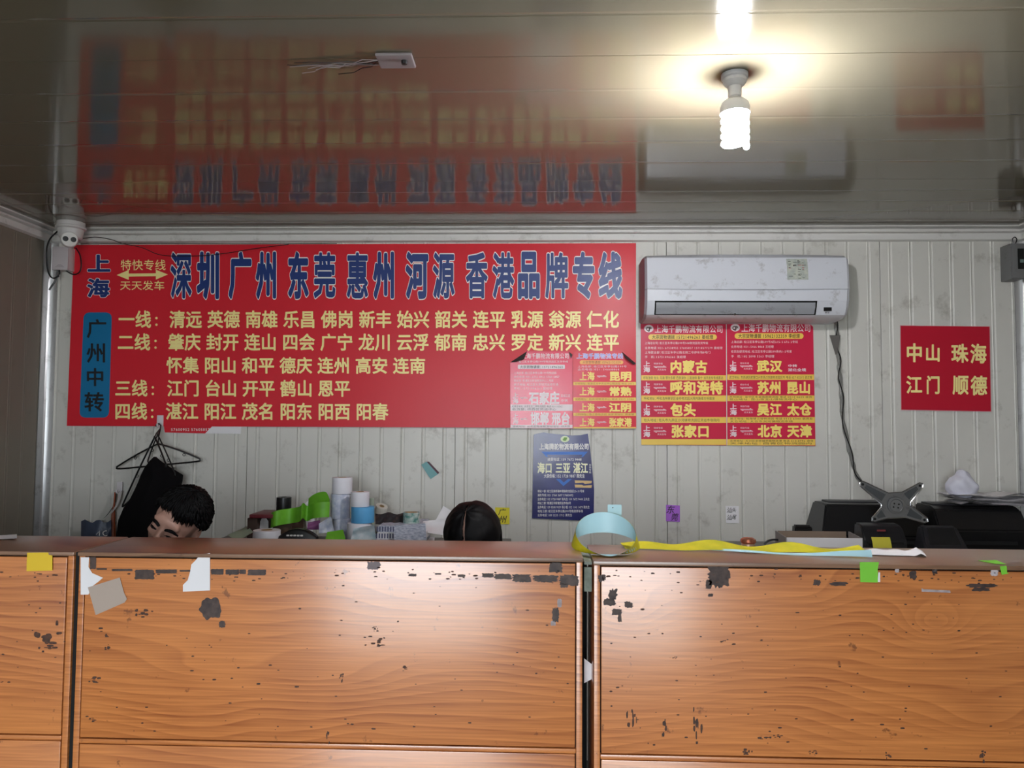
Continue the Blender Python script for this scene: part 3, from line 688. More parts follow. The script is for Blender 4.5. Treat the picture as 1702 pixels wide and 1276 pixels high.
for pts in ([(955, 798), (984, 799), (983, 803), (972, 804), (969, 802), (956, 803)], [(955, 805), (967, 805.5), (970, 807), (984, 806), (983, 810.5), (956, 810)]):
    b = MB(); poly_px(b, pts, a1); b.build('gold_emblem', M_GOLD, t)
# red square sign
SY = WY - 0.0075
t = thing('city_sign', 'square red sign with cream 中山 珠海 江门 顺德', 'sign', P(1572, 684, SY))
sheet_of([(1496, 540.2), (1645.5, 541.8), (1648, 684.5), (1497.3, 681.6)], SY+.0004, t, mat('sign_pale_edge', (214, 170, 172), .5), 'edge')
sheet_of([(1497, 541.2), (1644.6, 542.8), (1647, 683.4), (1498.4, 680.6)], SY-.0006, t, mat('sign_red', (194, 24, 50), .4, spec=.35, var=.04, vscale=3), 'board')
b = MB()
for ch, x0, x1, ya, yb in (('中', 1508, 1531.5, 571, 601), ('山', 1540, 1561, 573, 600), ('珠', 1582, 1609, 572, 602), ('海', 1613.5, 1639, 572, 603), ('江', 1507, 1532, 625, 653), ('门', 1541, 1561, 625, 654), ('顺', 1584, 1609, 625, 655), ('德', 1614, 1640, 625, 656)):
    b = MB(); put_glyph(b, ch, (x0, ya, x1, yb), SY-.0012, .028, tight=True); b.build('character', M_CREAM, t)
# remnant of an older banner
RY = WY - 0.0045
t = thing('torn_banner_strip', 'torn red strip with phone number under the banner', 'sign', P(310, 720, RY))
b = MB(); poly_px(b, [(272, 706), (355, 706), (341, 720), (274, 718.5)], RY, .001); b.build('strip', M_RED, t)
b = MB(); poly_px(b, [(355, 706), (401, 706), (400, 721), (341, 720)], RY, .001); b.build('bare_backing', M_PAPER, t)
b = MB(); put_line(b, '57600952 57605857', 284, 710.5, 349, 716.5, RY-.0005, .01); b.build('lettering', M_WHITEP, t)
for nm, lab, m, pts, yv, txt in (
    ('sticky_note', 'yellow handwritten note on wall beside the woman', mat('note_yellow', (228, 214, 50), .6), [(823, 843), (847, 843.5), (847, 871), (824, 871)], WY-.004, [('广', 829, 845, 840, 856), ('州', 829, 857, 841, 869)]),
    ('sticky_note', 'purple handwritten note stuck on the wall', mat('note_purple', (178, 108, 216), .6), [(1107, 838.5), (1130, 840), (1130, 867), (1107, 866)], WY-.004, [('东', 1109, 840, 1121, 853), ('莞', 1116, 853, 1127, 865)]),
    ('sticky_note', 'small white handwritten note stuck on the wall', M_PAPER, [(1206, 840.5), (1228, 841), (1228.5, 869.5), (1207, 869)], WY-.004, [('汕', 1208.5, 843.5, 1216.5, 852), ('头', 1217, 843.5, 1223.5, 851), ('汕', 1208.5, 855.5, 1216.5, 864), ('尾', 1217, 855.5, 1223.5, 863)])):
    t = thing(nm, lab, 'note', P(pts[2][0], pts[2][1], yv)); sheet_of(pts, yv, t, m, 'sheet', .0006); b = MB()
    for ch, x0, ya, x1, yb in txt: put_glyph(b, ch, (x0, ya, x1, yb), yv-.0004, .01, tight=True, skew=.25)
    b.build('handwriting', M_BLACKP, t)
b = MB(); poly_px(b, [(709, 767), (729, 787), (716, 796), (711, 789), (700, 772)], WY-.004, .0007)
tag(b.build('paper_scrap', mat('teal_paper', (120, 170, 172), .6)), 'torn teal paper scrap taped to the bare wall', 'scrap')
b = MB(); poly_px(b, [(709, 767), (713, 767), (730, 785), (728, 788)], WY-.0045, .0004); b.build('printed_edge', mat('scrap_edge', (90, 60, 70), .6), bpy.data.objects['paper_scrap'])

# ------------------------------------------------------------------ air conditioner
M_AC = mat('ac_white_plastic', (206, 208, 214), 0.35, dirt=(120, 112, 108), dirt_amt=0.75, dirt_scale=16)
M_ACG = mat('ac_grey_flap', (148, 150, 154), 0.4, dirt=(84, 78, 74), dirt_amt=0.8, dirt_scale=22)
M_ACS = mat('ac_left_cap_grey', (150, 140, 146), 0.5, dirt=(84, 76, 78), dirt_amt=0.7, dirt_scale=10)  # left side cap has a darker, purplish grey base than the body
AF = WY - 0.205
xl = P(1075, 480, AF+.02).x; xr = P(1406, 480, AF+.02).x
zt = P(1240, 419, AF+.03).z; zb = P(1240, 531, AF+.05).z
act = thing('air_conditioner', 'dusty white wall-mounted split air conditioner above two red flyers', 'air conditioner', ((xl+xr)/2, WY-.1, zb))
H = zt - zb
zc1 = P(1240, 480, AF).z; zc2 = P(1240, 499.5, AF).z
# main body: cross-section extruded between side caps, top edge gently bowed
def ac_prof(k):   # (depth from wall, z) from top back to bottom back; k bow at mid width
    bow = 0.008*k
    return [(0, zt-.004-.01*(1-k)), (0.10, zt-.002-.008*(1-k)), (0.165, zt-.008-.006*(1-k)), (0.192, zt-.028), (0.200+bow*.5, zt-.07), (0.205+bow, zc1+.004-.004*k), (0.207+bow, zc1-.004*k)]
b = MB(); NX = 24; rows = []
for i in range(NX+1):
    u = i/NX; x = xl + (xr-xl)*u; k = 1 - (2*u-1)**2
    rows.append([(x, WY-d, z) for d, z in ac_prof(k)])
b.sheet(rows); 
for r in (rows[0], rows[-1]): b.quad(r + [(r[0][0], WY, zc1)])
b.build('front_panel', M_AC, act, True, 30)
# band below the crease and chin around the outlet
ox0 = P(1088, 510, AF+.02).x; ox1 = P(1357, 510, AF+.02).x; oz1 = P(1220, 500.5, AF+.02).z; oz0 = P(1220, 523, AF+.03).z
lowp = [(0.203, zc1-.005), (0.199, zc2), (0.196, oz1)]
b = MB(); rows = [[(x, WY-d, z) for d, z in lowp] for x in (xl+.001, xr-.001)]
b.sheet(rows)
chin = [(0.196, oz1), (0.190, (oz0+oz1)/2), (0.172, oz0), (0.14, zb+.003), (0.0, zb)]
for x0, x1 in ((xl+.001, ox0), (ox1, xr-.001)): b.sheet([[(x, WY-d, z) for d, z in chin] for x in (x0, x1)])
b.sheet([[(x, WY-d, z) for d, z in [(0.172, oz0), (0.16, oz0-.006), (0.14, zb+.003), (0, zb)]] for x in (ox0, ox1)])
b.sheet([[(x, WY-d, z) for d, z in [(0.203, zc1-.005), (0.203, zc1-.001)]] for x in (xl, xr)])
b.build('lower_band', M_AC, act, True, 25)
b = MB()   # outlet cavity
b.quad([(ox0, WY-.12, oz1), (ox1, WY-.12, oz1), (ox1, WY-.12, oz0), (ox0, WY-.12, oz0)]); b.quad([(ox0, WY-.196, oz1), (ox1, WY-.196, oz1), (ox1, WY-.12, oz1), (ox0, WY-.12, oz1)])
b.quad([(ox0, WY-.172, oz0), (ox0, WY-.12, oz0), (ox1, WY-.12, oz0), (ox1, WY-.172, oz0)])
for x in (ox0, ox1): b.quad([(x, WY-.196, oz1), (x, WY-.12, oz1), (x, WY-.12, oz0), (x, WY-.172, oz0)])
b.build('air_outlet', M_BLACKM, act)
b = MB(); g0, g1 = oz0+.004, oz1-.006
rows = [[(x, WY-d, z) for d, z in ((0.189, g1), (0.187, g1-.02), (0.181, (g0+g1)/2-.004), (0.171, g0))] for x in (ox0+.006, ox1-.006)]
b.sheet(rows, 0.003); b.build('louver', M_ACG, act, True)
for u in (.5,):
    b = MB(); xx = ox0 + (ox1-ox0)*u; b.lathe((xx, WY-.176, oz0+.001), [(.004, 0), (.004, .006)], 10, (0, -1, .2)); b.build('louver_pin', M_BLACK, act)
for xs, sg in ((xl, -1), (xr, 1)):   # side caps
    b = MB(); pr = [(d, z) for d, z in ac_prof(0)] + lowp + chin
    pts = [(xs, WY-d, z) for d, z in pr]; pin = [(xs+sg*.010, WY-.006-(d-.006)*.965, zb+H/2+(z-zb-H/2)*.955) for d, z in pr]
    k = len(pts); b.add(pts+pin, [(i, i+1, i+1+k, i+k) for i in range(k-1)] + [tuple(range(k, 2*k))]); b.build('side_cap', M_ACS if sg < 0 else M_AC, act, False)
b = MB(); ya = WY-.2005
b.prism([P(1369.5, 516.5, ya+.008), P(1382.5, 516.5, ya+.008), P(1382.5, 510.5, ya+.002), P(1369.5, 510.5, ya+.002)], (0, .004, 0)); b.build('display_window', M_BLACK, act)
b = MB(); put_line(b, '88', 1371, 518, 1379, 521, WY-.1935); b.build('display_print', M_BLACKP, act)
# energy sticker wrapped on the panel
b = MB(); u0 = P(1308, 440, AF).x; u1 = P(1343, 440, AF).x
def acpt(x, z, lift=.0006):
    u = (x-xl)/(xr-xl); k = 1-(2*u-1)**2; pr = ac_prof(k)
    for (d0, z0), (d1, z1) in zip(pr, pr[1:]):
        if z1 <= z <= z0: return Vector((x, WY-(d0+(d1-d0)*(z0-z)/(z0-z1))-lift, z))
    return Vector((x, WY-pr[-1][0]-lift, z))
za, zz = P(1320, 429, AF).z, P(1320, 465, AF).z
b.sheet([[acpt(u0+(u1-u0)*i/4, za+(zz-za)*j/8) for i in range(5)] for j in range(9)][::-1]); st = b.build('energy_sticker', mat('faded_sticker', (186, 190, 176), .5, rgb2=(160, 166, 160), vscale=60), act)
rn = random.Random(4); bb = {0: MB(), 1: MB()}
for i in range(34):
    uu = u0 + (u1-u0)*rn.choice((.08, .3, .52, .72)); z = za + (zz-za)*rn.uniform(.06, .92); wv = (u1-u0)*rn.uniform(.06, .2); hv = .0018
    m = 1 if .3 < (z-za)/(zz-za) < .55 and i % 2 else 0
    bb[m].quad([acpt(uu, z-hv, .0011), acpt(uu+wv, z-hv, .0011), acpt(uu+wv, z, .0011), acpt(uu, z, .0011)])
bb[0].build('sticker_print', M_BLACKP, act); bb[1].build('sticker_red_print', mat('sticker_red', (170, 60, 60), .5), act)
# refrigerant line and cable bundle
M_FOIL = mat('wrapped_foil_line', (150, 150, 146), 0.35, 0.5, bump=0.6, bscale=70, dirt=(60, 56, 52), dirt_amt=.7, dirt_scale=60)
t = thing('wrapped_pipe', 'grey tape-wrapped pipe hanging from the air conditioner', 'pipe', P(1420, 800, WY-.02))
pts = [(1386, 528), (1390, 545), (1391, 575), (1394, 600), (1395, 625), (1398, 655), (1400, 690), (1407, 730), (1416, 765), (1424, 790), (1434, 806)]
def smooth_px(pts, y, k=6):
    out = []; n = len(pts)
    for i in range(n-1):
        p0, p1, p2, p3 = [Vector(pts[max(0, min(n-1, i+j))]) for j in (-1, 0, 1, 2)]
        for s in range(k):
            t_ = s/k; q = 0.5*((2*p1) + (p2-p0)*t_ + (2*p0-5*p1+4*p2-p3)*t_**2 + (3*p1-p0-3*p2+p3)*t_**3)
            out.append(P(q.x, q.y, y(i+t_) if callable(y) else y))
    out.append(P(*pts[-1], y(n-1) if callable(y) else y)); return out
ps = smooth_px(pts, WY-.018); b = MB(); b.tube(ps, [.0075 + .0022*math.sin(i*1.3) for i in range(len(ps))], 8); b.build('wrapped_line', M_FOIL, t, True)
b = MB(); ps2 = [p + Vector((.007*math.sin(i*.45), -.008, .0)) for i, p in enumerate(ps)]; b.tube(ps2, .0028, 6); b.build('cable', M_BLACK, t, True)
b = MB(); ps3 = [p + Vector((-.008*math.sin(i*.4+1), -.006, 0)) for i, p in enumerate(ps)]; b.tube(ps3, .0022, 6); b.build('cable', mat('grey_cable', (120, 118, 112), .5), t, True)
b = MB(); b.prism([P(1379, 557, WY-.03), P(1397, 557, WY-.03), P(1393, 585, WY-.028), P(1389, 590, WY-.028)], (0, .002, 0)); b.build('tape_flap', mat('tape_flap', (96, 92, 88), .6), t)

# ------------------------------------------------------------------ ceiling lamp
lc = PZ(1221, 124, CZ)
lt = thing('ceiling_lamp', 'lit spiral energy-saving bulb in a ceiling socket', 'lamp', (lc.x, lc.y, CZ-.2))
M_SOCK = mat('lamp_socket_plastic', (196, 196, 198), 0.4)
b = MB(); b.lathe((lc.x, lc.y, CZ), [(.034, 0), (.034, -.010), (.030, -.013), (.030, -.020), (.024, -.028), (.018, -.033)][::-1], 32); b.build('socket_base', M_SOCK, lt, True, 30)
b = MB(); b.lathe((lc.x, lc.y, CZ), [(.0135, -.060), (.0165, -.058), (.0175, -.033), (.018, -.032)], 24); b.build('socket_neck', M_SOCK, lt, True, 30)
b = MB(); pr = [(.0125, -.068)]
for i in range(4): pr += [(.0138, -.066+.002*i), (.0122, -.065+.002*i)]
b.lathe((lc.x, lc.y, CZ), pr, 20); b.build('screw_cap', M_ALU, lt, True)
b = MB(); b.lathe((lc.x, lc.y, CZ), [(.034, -.104), (.0375, -.103), (.0375, -.088), (.034, -.076), (.026, -.069), (.0135, -.066)], 32); b.build('ballast_housing', M_SOCK, lt, True, 30)
b = MB(); pts = []
for i in range(97):
    a = i/96*2*math.pi*4.0; z = -.112 - .078*(i/96); pts.append((lc.x+.028*math.cos(a), lc.y+.028*math.sin(a), CZ+z))
b.tube(pts, .0078, 8)
for a in (0,): b.tube([(lc.x+.028, lc.y, CZ-.102), (lc.x+.028, lc.y, CZ-.113)], .0078, 8)
b.build('spiral_tube', mat('lit_tube', (250, 250, 255), 0.3, emit=LAMP_POWER*4), lt, True)

# old lamp mounting plate with loose wires and cobweb on the ceiling
pc = PZ(658, 98, CZ)
t = thing('old_mounting_plate', 'small grey mounting plate with loose wires left on the ceiling', 'mounting plate', (pc.x, pc.y, CZ-.02))
M_OLD = mat('old_grey_plate', (150, 140, 142), .5)
b = MB(); b.box((pc.x-.045, pc.y-.035, CZ-.008), (pc.x+.045, pc.y+.035, CZ-.0003), .003); b.build('plate', M_OLD, t)
b = MB(); b.lathe((pc.x+.022, pc.y-.005, CZ-.008), [(.008, 0), (.007, -.008), (.001, -.009)][::-1], 14); b.build('terminal', M_BLACK, t)
rn = random.Random(3)
for k in range(7):
    p = Vector((pc.x-.03, pc.y+rn.uniform(-.02, .02), CZ-.006)); pts = [p.copy()]
    dx = rn.uniform(.02, .04); dy = rn.uniform(-.012, .012)
    for i in range(7):
        p = p + Vector((-dx+rn.uniform(-.012, .012), dy+rn.uniform(-.016, .016), rn.uniform(-.004, .003)))
        p.z = min(p.z, CZ-.003); pts.append(p.copy())
    b = MB(); b.tube(pts, .0011, 5); b.build('loose_wire', M_BLACK if k % 2 else M_OLD, t)

# ------------------------------------------------------------------ security camera, junction box, wiring
M_CCTV = mat('camera_shell', (205, 202, 200), 0.35)
cp = PZ(117, 377, CZ); cp = Vector((P(117, 400, WY-.13).x, WY-.13, CZ))
t = thing('security_camera', 'white dome security camera on the ceiling in the left corner', 'camera', (cp.x, cp.y, CZ-.12))
b = MB(); b.lathe(cp, [(.056, -.034), (.063, -.030), (.063, -.022), (.058, -.018), (.058, -.0005)], 36); b.build('mount_ring', M_CCTV, t, True, 30)
b = MB(); b.lathe(cp, [(.040, -.078), (.048, -.070), (.054, -.034)], 36); b.build('housing', M_CCTV, t, True, 30)
bc_ = cp + Vector((.004, -.016, -.082))
b = MB(); b.ellipsoid(bc_, (.037, .037, .037)); ball = b.build('ball', M_CCTV, t, True, 180)
dv = (Vector((0, 0, CAMZ)) - bc_).normalized(); dv = (dv + Vector((.05, 0, .05))).normalized(); rt = dv.cross(Vector((0, 0, 1))).normalized()
b = MB(); b.lathe(bc_+dv*.020, [(.033, 0), (.034, .012), (.031, .017)], 32, dv); b.build('face_plate', mat('camera_face', (228, 226, 222), .3), t, True, 30)
for s in (-1, 1):
    b = MB(); b.lathe(bc_+dv*.0375+rt*s*.0155, [(.0115, -.002), (.0115, .0012), (.009, .0015)], 20, dv); ln = b.build('lens', M_BLACK, t, True, 30)
jb = P(100, 430, WY-.055)
xj0, xj1 = P(87, 430, WY-.06).x, P(113, 430, WY-.06).x; zj1, zj0 = P(100, 410, WY-.06).z, P(100, 448, WY-.06).z
t = thing('junction_box', 'white plastic junction box below the security camera', 'junction box', ((xj0+xj1)/2, WY-.03, zj0))
b = MB(); b.box((xj0, WY-.052, zj0), (xj1, WY-.0035, zj1), .003); b.build('body', M_CCTV, t, True)
b = MB(); b.box((xj0-.001, WY-.062, zj0-.001), (xj1+.001, WY-.0525, zj1+.001), .003); b.build('cover', mat('box_cover', (196, 188, 190), .4), t, True)
b = MB(); cxm = (xj0+xj1)/2
for k, wv in enumerate((.018, .03, .042)): b.quad([(cxm-wv/2, WY-.0624, zj0+.022-k*.005), (cxm+wv/2, WY-.0624, zj0+.022-k*.005), (cxm+wv/2, WY-.0624, zj0+.0235-k*.005), (cxm-wv/2, WY-.0624, zj0+.0235-k*.005)])
b.build('cover_mark', mat('box_mark', (120, 112, 112), .5), t)
def cable(label, pts, y, r, m=None, name='cable', k=6):
    b = MB(); b.tube(smooth_px(pts, y, k), r, 6); return tag(b.build(name, m or M_BLACK, None, True), label, 'cable')
cable('black cable looping left of the security camera down to junction box', [(96, 384), (84, 396), (78, 412), (78, 436), (81, 454), (88, 462), (98, 458), (99, 449)], lambda u: WY-.085+.005*u, .0035)
cable('black cable looping right from junction box behind the camera', [(110, 450), (122, 456), (132, 452), (135, 440), (133, 424), (126, 412)], WY-.045, .0032)
cable('black wire sagging from the security camera across the banner heading', [(138, 396), (160, 394), (185, 398), (205, 405), (235, 411), (270, 424), (330, 425), (380, 420), (430, 412), (480, 406)], lambda u: WY-.058, .0018)
cable('thin black wire running along the cornice above the banner', [(134, 405), (200, 404.5), (300, 404.5), (420, 405), (560, 404.5)], WY-.03, .0016)
cable('thin cable drooping under the junction box in the corner', [(96, 449), (92, 466), (84, 478), (82, 482)], WY-.05, .004)
# meter box at the right
xb0 = P(1681, 430, WY-.085).x; zb1 = P(1690, 404, WY-.085).z; zb0 = P(1690, 463, WY-.085).z
t = thing('meter_box', 'grey metal electric meter box at the right end under the cornice', 'meter box', (xb0+.09, WY-.04, zb0))
M_MET = mat('meter_box_grey', (112, 112, 112), .45, dirt=(70, 66, 62), dirt_amt=.5)
b = MB(); b.box((xb0, WY-.082, zb0), (XR-.048, WY-.0035, zb1), .002); b.build('body', M_MET, t, True)
b = MB(); b.box((xb0+.002, WY-.0885, zb0+.002), (XR-.049, WY-.0825, zb1-.002), .002); b.build('door', M_MET, t, True)
b = MB(); b.box((xb0+.025, WY-.0905, zb0+.042), (XR-.053, WY-.089, zb1-.025)); b.build('window', mat('dark_glass', (18, 22, 24), .1), t)
b = MB(); b.box((xb0+.034, WY-.0915, zb0+.07), (XR-.056, WY-.0907, zb0+.085)); b.build('dial', mat('dial_grey', (110, 130, 124), .4), t)
cable('black wire loop on top of the meter box', [(1684, 404), (1683, 397), (1687, 394), (1690, 398), (1688, 405)], WY-.06, .0022)

# ------------------------------------------------------------------ hooks, hangers, coat
M_HOOK = mat('white_hook_plastic', (222, 216, 218), .4)
def hook(label, px0, py0, px1, py1):
    yv = WY-.0115; cx = (px0+px1)/2
    t = thing('adhesive_hook', label, 'hook', P(cx, py1, yv), 'white adhesive hooks on the wall')
    b = MB(); a, c = P(px0, py1, yv), P(px1, py0, yv); b.box((a.x, yv-.004, a.z), (c.x, yv+.002, c.z), .002); b.build('plate', M_HOOK, t, True)
    m = P(cx, py1, yv); b = MB(); b.tube([m+Vector((0, -.004, .014)), m+Vector((0, -.008, .002)), m+Vector((0, -.022, -.004)), m+Vector((0, -.03, .004)), m+Vector((0, -.03, .012))], .0035, 8); b.build('prong', M_HOOK, t, True)
    return m
h1 = hook('white adhesive hook at banner bottom, holding black hangers', 261, 690, 272, 708)
h2 = hook('white adhesive hook holding straps, left of the man', 194.5, 800.5, 204, 817)
def hanger(label, apex, left, right, yv, dl, dr, r=.0032):
    t = thing('clothes_hanger', label, 'hanger', P(apex[0], max(left[1], right[1])+4, yv), 'black hangers on the hook')
    A = P(*apex, yv); Lp = P(*left, yv+dl); Rp = P(*right, yv+dr); d = (Rp-Lp).normalized(); hw = (Rp-Lp).length/2
    pts = []
    corners = [A, Rp, Lp]
    c = [A + (Rp-A)*.04, A + (Rp-A)*.5 + Vector((0, 0, .004)), A + (Rp-A)*.93, Rp + Vector((0, 0, -.004)), Rp + (Lp-Rp)*.05 + Vector((0, 0, -.012)), (Rp+Lp)/2 + Vector((0, 0, -.012)), Lp + (Rp-Lp)*.05 + Vector((0, 0, -.012)), Lp + Vector((0, 0, -.004)), A + (Lp-A)*.93, A + (Lp-A)*.5 + Vector((0, 0, .004)), A + (Lp-A)*.04]
    b = MB(); n = len(c); sm = []
    for i in range(n):
        p0, p1, p2, p3 = c[i-1], c[i], c[(i+1) % n], c[(i+2) % n]
        for s in range(4):
            u = s/4; sm.append(0.5*((2*p1)+(p2-p0)*u+(2*p0-5*p1+4*p2-p3)*u*u+(3*p1-p0-3*p2+p3)*u**3))
    b.tube(sm, r, 6, closed=True); b.build('frame', M_BLACK, t, True)
    top = h1 + Vector((0, -.022, .002)); b = MB()
    b.tube([A + Vector((0, 0, -.002)), A*.6+top*.4+Vector((.002, 0, -.004)), top + Vector((.012, 0, -.012)), top+Vector((.013, 0, .002)), top + Vector((.004, 0, .010)), top+Vector((-.008, 0, .005)), top+Vector((-.010, 0, -.004))], .003, 6); b.build('hook_wire', M_BLACK, t, True)
    for s, q in ((0.55, Lp), (.62, Rp)):
        p = A + (q-A)*s + Vector((0, 0, -.004)); b = MB(); b.tube([p + Vector((.006*math.cos(a), 0, .006*math.sin(a)-.004)) for a in [i*math.pi/4 for i in range(8)]], .0016, 5, closed=True); b.build('strap_notch', M_BLACK, t, True)
    return t
hanger('black wire hanger facing forward on the hook', (263, 737), (194.5, 775), (332, 762), WY-.06, .02, .02, .004)
hanger('black hanger turned sideways, its long arm slanting down left', (257, 726), (204, 838), (276, 772), WY-.085, .045, -.04, .004)
hanger('black hanger carrying the dark coat', (262, 722), (246, 764), (291, 786), WY-.10, .06, -.03)
# coat: draped mesh built from folded rings
def garment(name, label, secs, yv, m, folds=7, seed=1, cat='coat'):
    rn = random.Random(seed); rows = []; n = 48
    for j, (pl_, pr_, py, dp) in enumerate(secs):
        L_, R_ = P(pl_, py, yv), P(pr_, py, yv); c = (L_+R_)/2; hw = (R_-L_).length/2; row = []
        for i in range(n):
            a = 2*math.pi*i/n; k = 1 + (.09*math.sin(a*folds+seed) + .05*math.sin(a*3+j*.5))*min(1, j/3)
            row.append(c + Vector((hw*math.cos(a)*(1 + .03*math.sin(a*5+j)), min(.085, dp*k*math.sin(a)), 0)))
        rows.append(row)
    b = MB(); h = len(rows); vs = [p for r in rows for p in r]
    fs = [(j*n+i, (j+1)*n+i, (j+1)*n+(i+1) % n, j*n+(i+1) % n) for j in range(h-1) for i in range(n)] + [tuple(range(n))]
    b.add(vs, fs); return tag(b.build(name, m, None, True, 180), label, cat)
M_COAT = mat('black_cloth', (9, 7, 9), .95, spec=.2, bump=.2, bscale=60)
garment('hanging_coat', 'black coat hanging on the wall behind the man', [(256, 259, 759, .01), (250, 266, 766, .03), (242, 283, 777, .045), (236, 304, 789, .05), (232, 303, 800, .055), (226, 298, 812, .06), (217, 300, 828, .06), (206, 302, 844, .065), (199, 304, 864, .07), (196, 306, 890, .07), (200, 308, 930, .07), (198, 310, 1010, .075)], WY-.10, M_COAT)
# bits on the second hook
b = MB(); b.tube([P(191, 818, WY-.03), P(190, 835, WY-.03), P(188.5, 852, WY-.03), P(188, 872, WY-.03), P(188.5, 900, WY-.03)], [.003, .004, .008, .010, .012], 8)
tag(b.build('wooden_handle', mat('orange_wood', (150, 70, 34), .5), None, True), 'orange-brown wooden stick hanging below the small hook', 'stick')
def ribbon(b, pts, wv, th=.0008):
    b.sheet([[p - Vector(wv)/2 for p in pts], [p + Vector(wv)/2 for p in pts]], th)
b = MB(); ribbon(b, smooth_px([(200, 817), (197, 832), (190, 846), (178, 860), (160, 874)], lambda u: WY-.035-.003*u), (.016, 0, .012)); tag(b.build('white_strap', mat('white_strap', (196, 190, 186), .6), None, True), 'white plastic strap curving down from the small hook', 'strap')
b = MB(); ribbon(b, smooth_px([(192, 820), (190, 838), (176, 858), (160, 872), (150, 895)], lambda u: WY-.028), (.008, 0, .006)); tag(b.build('dark_strap', M_BLACKM, None, True), 'dark strap hanging behind the white strap', 'strap')
t = thing('plastic_bag', 'grey-blue plastic bag with white print near the left corner', 'bag', P(160, 900, WY-.05))
g = [[P(135+50*i/8, 866+44*j/6, WY-.05-.03*math.sin(math.pi*i/8)*(.4+.6*j/6)+.006*math.sin(i*2.1+j)) + Vector((0, 0, .008*math.sin(i*1.7) if j == 0 else 0)) for i in range(9)] for j in range(7)]
b = MB(); b.sheet(g[::-1], .001); b.build('bag_body', mat('blue_grey_bag', (70, 80, 100), .4), t, True, 180)
b = MB(); ell = [(176+5*math.cos(a), 886+4*math.sin(a)) for a in [i*.5 for i in range(2, 11)]]; b.tube([P(px, py, WY-.092) for px, py in ell], .0018, 5); b.tube([P(160, 888, WY-.094), P(166, 882, WY-.094), P(165, 890, WY-.094)], .0018, 5); b.build('white_print', M_WHITEP, t)

# ------------------------------------------------------------------ back cabinets that carry the clutter
KZ = 0.978
M_CAB = mat('grey_cabinet', (118, 116, 112), .5)
def cabinet(label, x0, x1, y0):
    t = thing('storage_cabinet', label, 'cabinet', ((x0+x1)/2, (y0+WY)/2, 0), 'low cabinets along the back wall')
    b = MB(); b.box((x0, y0+.02, 0), (x1, WY-.006, KZ-.02)); b.build('body', M_CAB, t)
    b = MB(); b.box((x0, y0, KZ-.02), (x1, WY-.006, KZ), .002); b.build('top', M_CAB, t)
    xm = (x0+x1)/2
    for a, c in ((x0+.005, xm-.003), (xm+.003, x1-.005)):
        b = MB(); b.box((a, y0+.003, .03), (c, y0+.0195, KZ-.025), .002); d = b.build('door', M_CAB, t)
        hx = c-.04 if c < xm else a+.04
        b = MB(); b.tube([(hx, y0+.003, .55), (hx, y0-.02, .55), (hx, y0-.02, .67), (hx, y0+.003, .67)], .004, 6); b.build('handle', M_ALU, d)
KY = 3.02
cabinet('grey cabinet under the rolls and papers', -1.42, -.12, KY)
cabinet('grey cabinet under the printers at right', .78, 2.18, KY)

# ------------------------------------------------------------------ clutter on the left cabinet
def roll(label, pl_, pr_, pt, pb, yv, m, core=None, cat='roll', name='label_roll', grp=None, zb=None):
    c = P((pl_+pr_)/2, pb, yv); r = (P(pr_, pb, yv).x - P(pl_, pb, yv).x)/2; zt_ = P((pl_+pr_)/2, pt, yv).z
    z0 = c.z if zb is None else zb; h = zt_-z0; ri = r*.42
    t = thing(name, label, cat, (c.x, yv, z0), grp)
    b = MB(); b.lathe((c.x, yv, z0), [(ri, 0), (r*.985, 0), (r, .002), (r, h-.002), (r*.985, h), (ri, h), (ri, 0)], 36, cap=False); b.build('paper_winding', m, t, True, 30)
    b = MB(); b.lathe((c.x, yv, z0), [(ri*.86, .001), (ri*.995, .001), (ri*.995, h+.001), (ri*.86, h+.001), (ri*.86, .001)], 24, cap=False); b.build('core', core or mat('cardboard_core', (170, 140, 104), .8), t, True, 30)
    return zt_
M_ROLLW = mat('white_label_paper', (226, 224, 230), .6, bump=.1, bscale=30)
M_ROLLP = mat('printed_label_paper', (214, 216, 226), .6, rgb2=(176, 184, 206), vscale=45)
M_ROLLB = mat('blue_label_paper', (92, 170, 222), .55)
G = 'paper rolls stacked on the cabinet'
RY1, RY2 = 3.22, 3.15
roll('white paper roll at the foot of the tallest stack', 552, 582, 861, 905, RY1, M_ROLLP, grp=G, zb=KZ)
roll('printed white roll in the middle of the tallest stack', 550, 581, 820, 861, RY1, M_ROLLP, grp=G)
roll('plain white paper roll on top of the tallest stack', 552, 585, 793, 819.6, RY1, M_ROLLW, grp=G)
roll('wide white roll under the blue roll', 577, 617, 868, 905, RY2, M_ROLLW, grp=G, zb=KZ)
roll('light blue label roll between two white rolls', 584, 621.6, 841.5, 867.6, RY2, M_ROLLB, grp=G)
roll('white paper roll standing on the light blue roll', 583, 613.5, 817, 841, RY2, M_ROLLW, grp=G)
roll('upright black tape roll at left of the clutter', 459.5, 483.5, 826, 851, 3.27, M_BLACK, M_BLACK, 'tape', 'tape_roll', zb=KZ+.13)
b = MB(); x0, x1 = P(463, 860, 3.27).x, P(494, 860, 3.27).x; b.box((x0, 3.2, KZ), (x1, 3.36, KZ+.1295), .003); tag(b.build('cardboard_box', mat('brown_card', (96, 74, 60), .8), None, True), 'small brown box under the black tape roll', 'box')
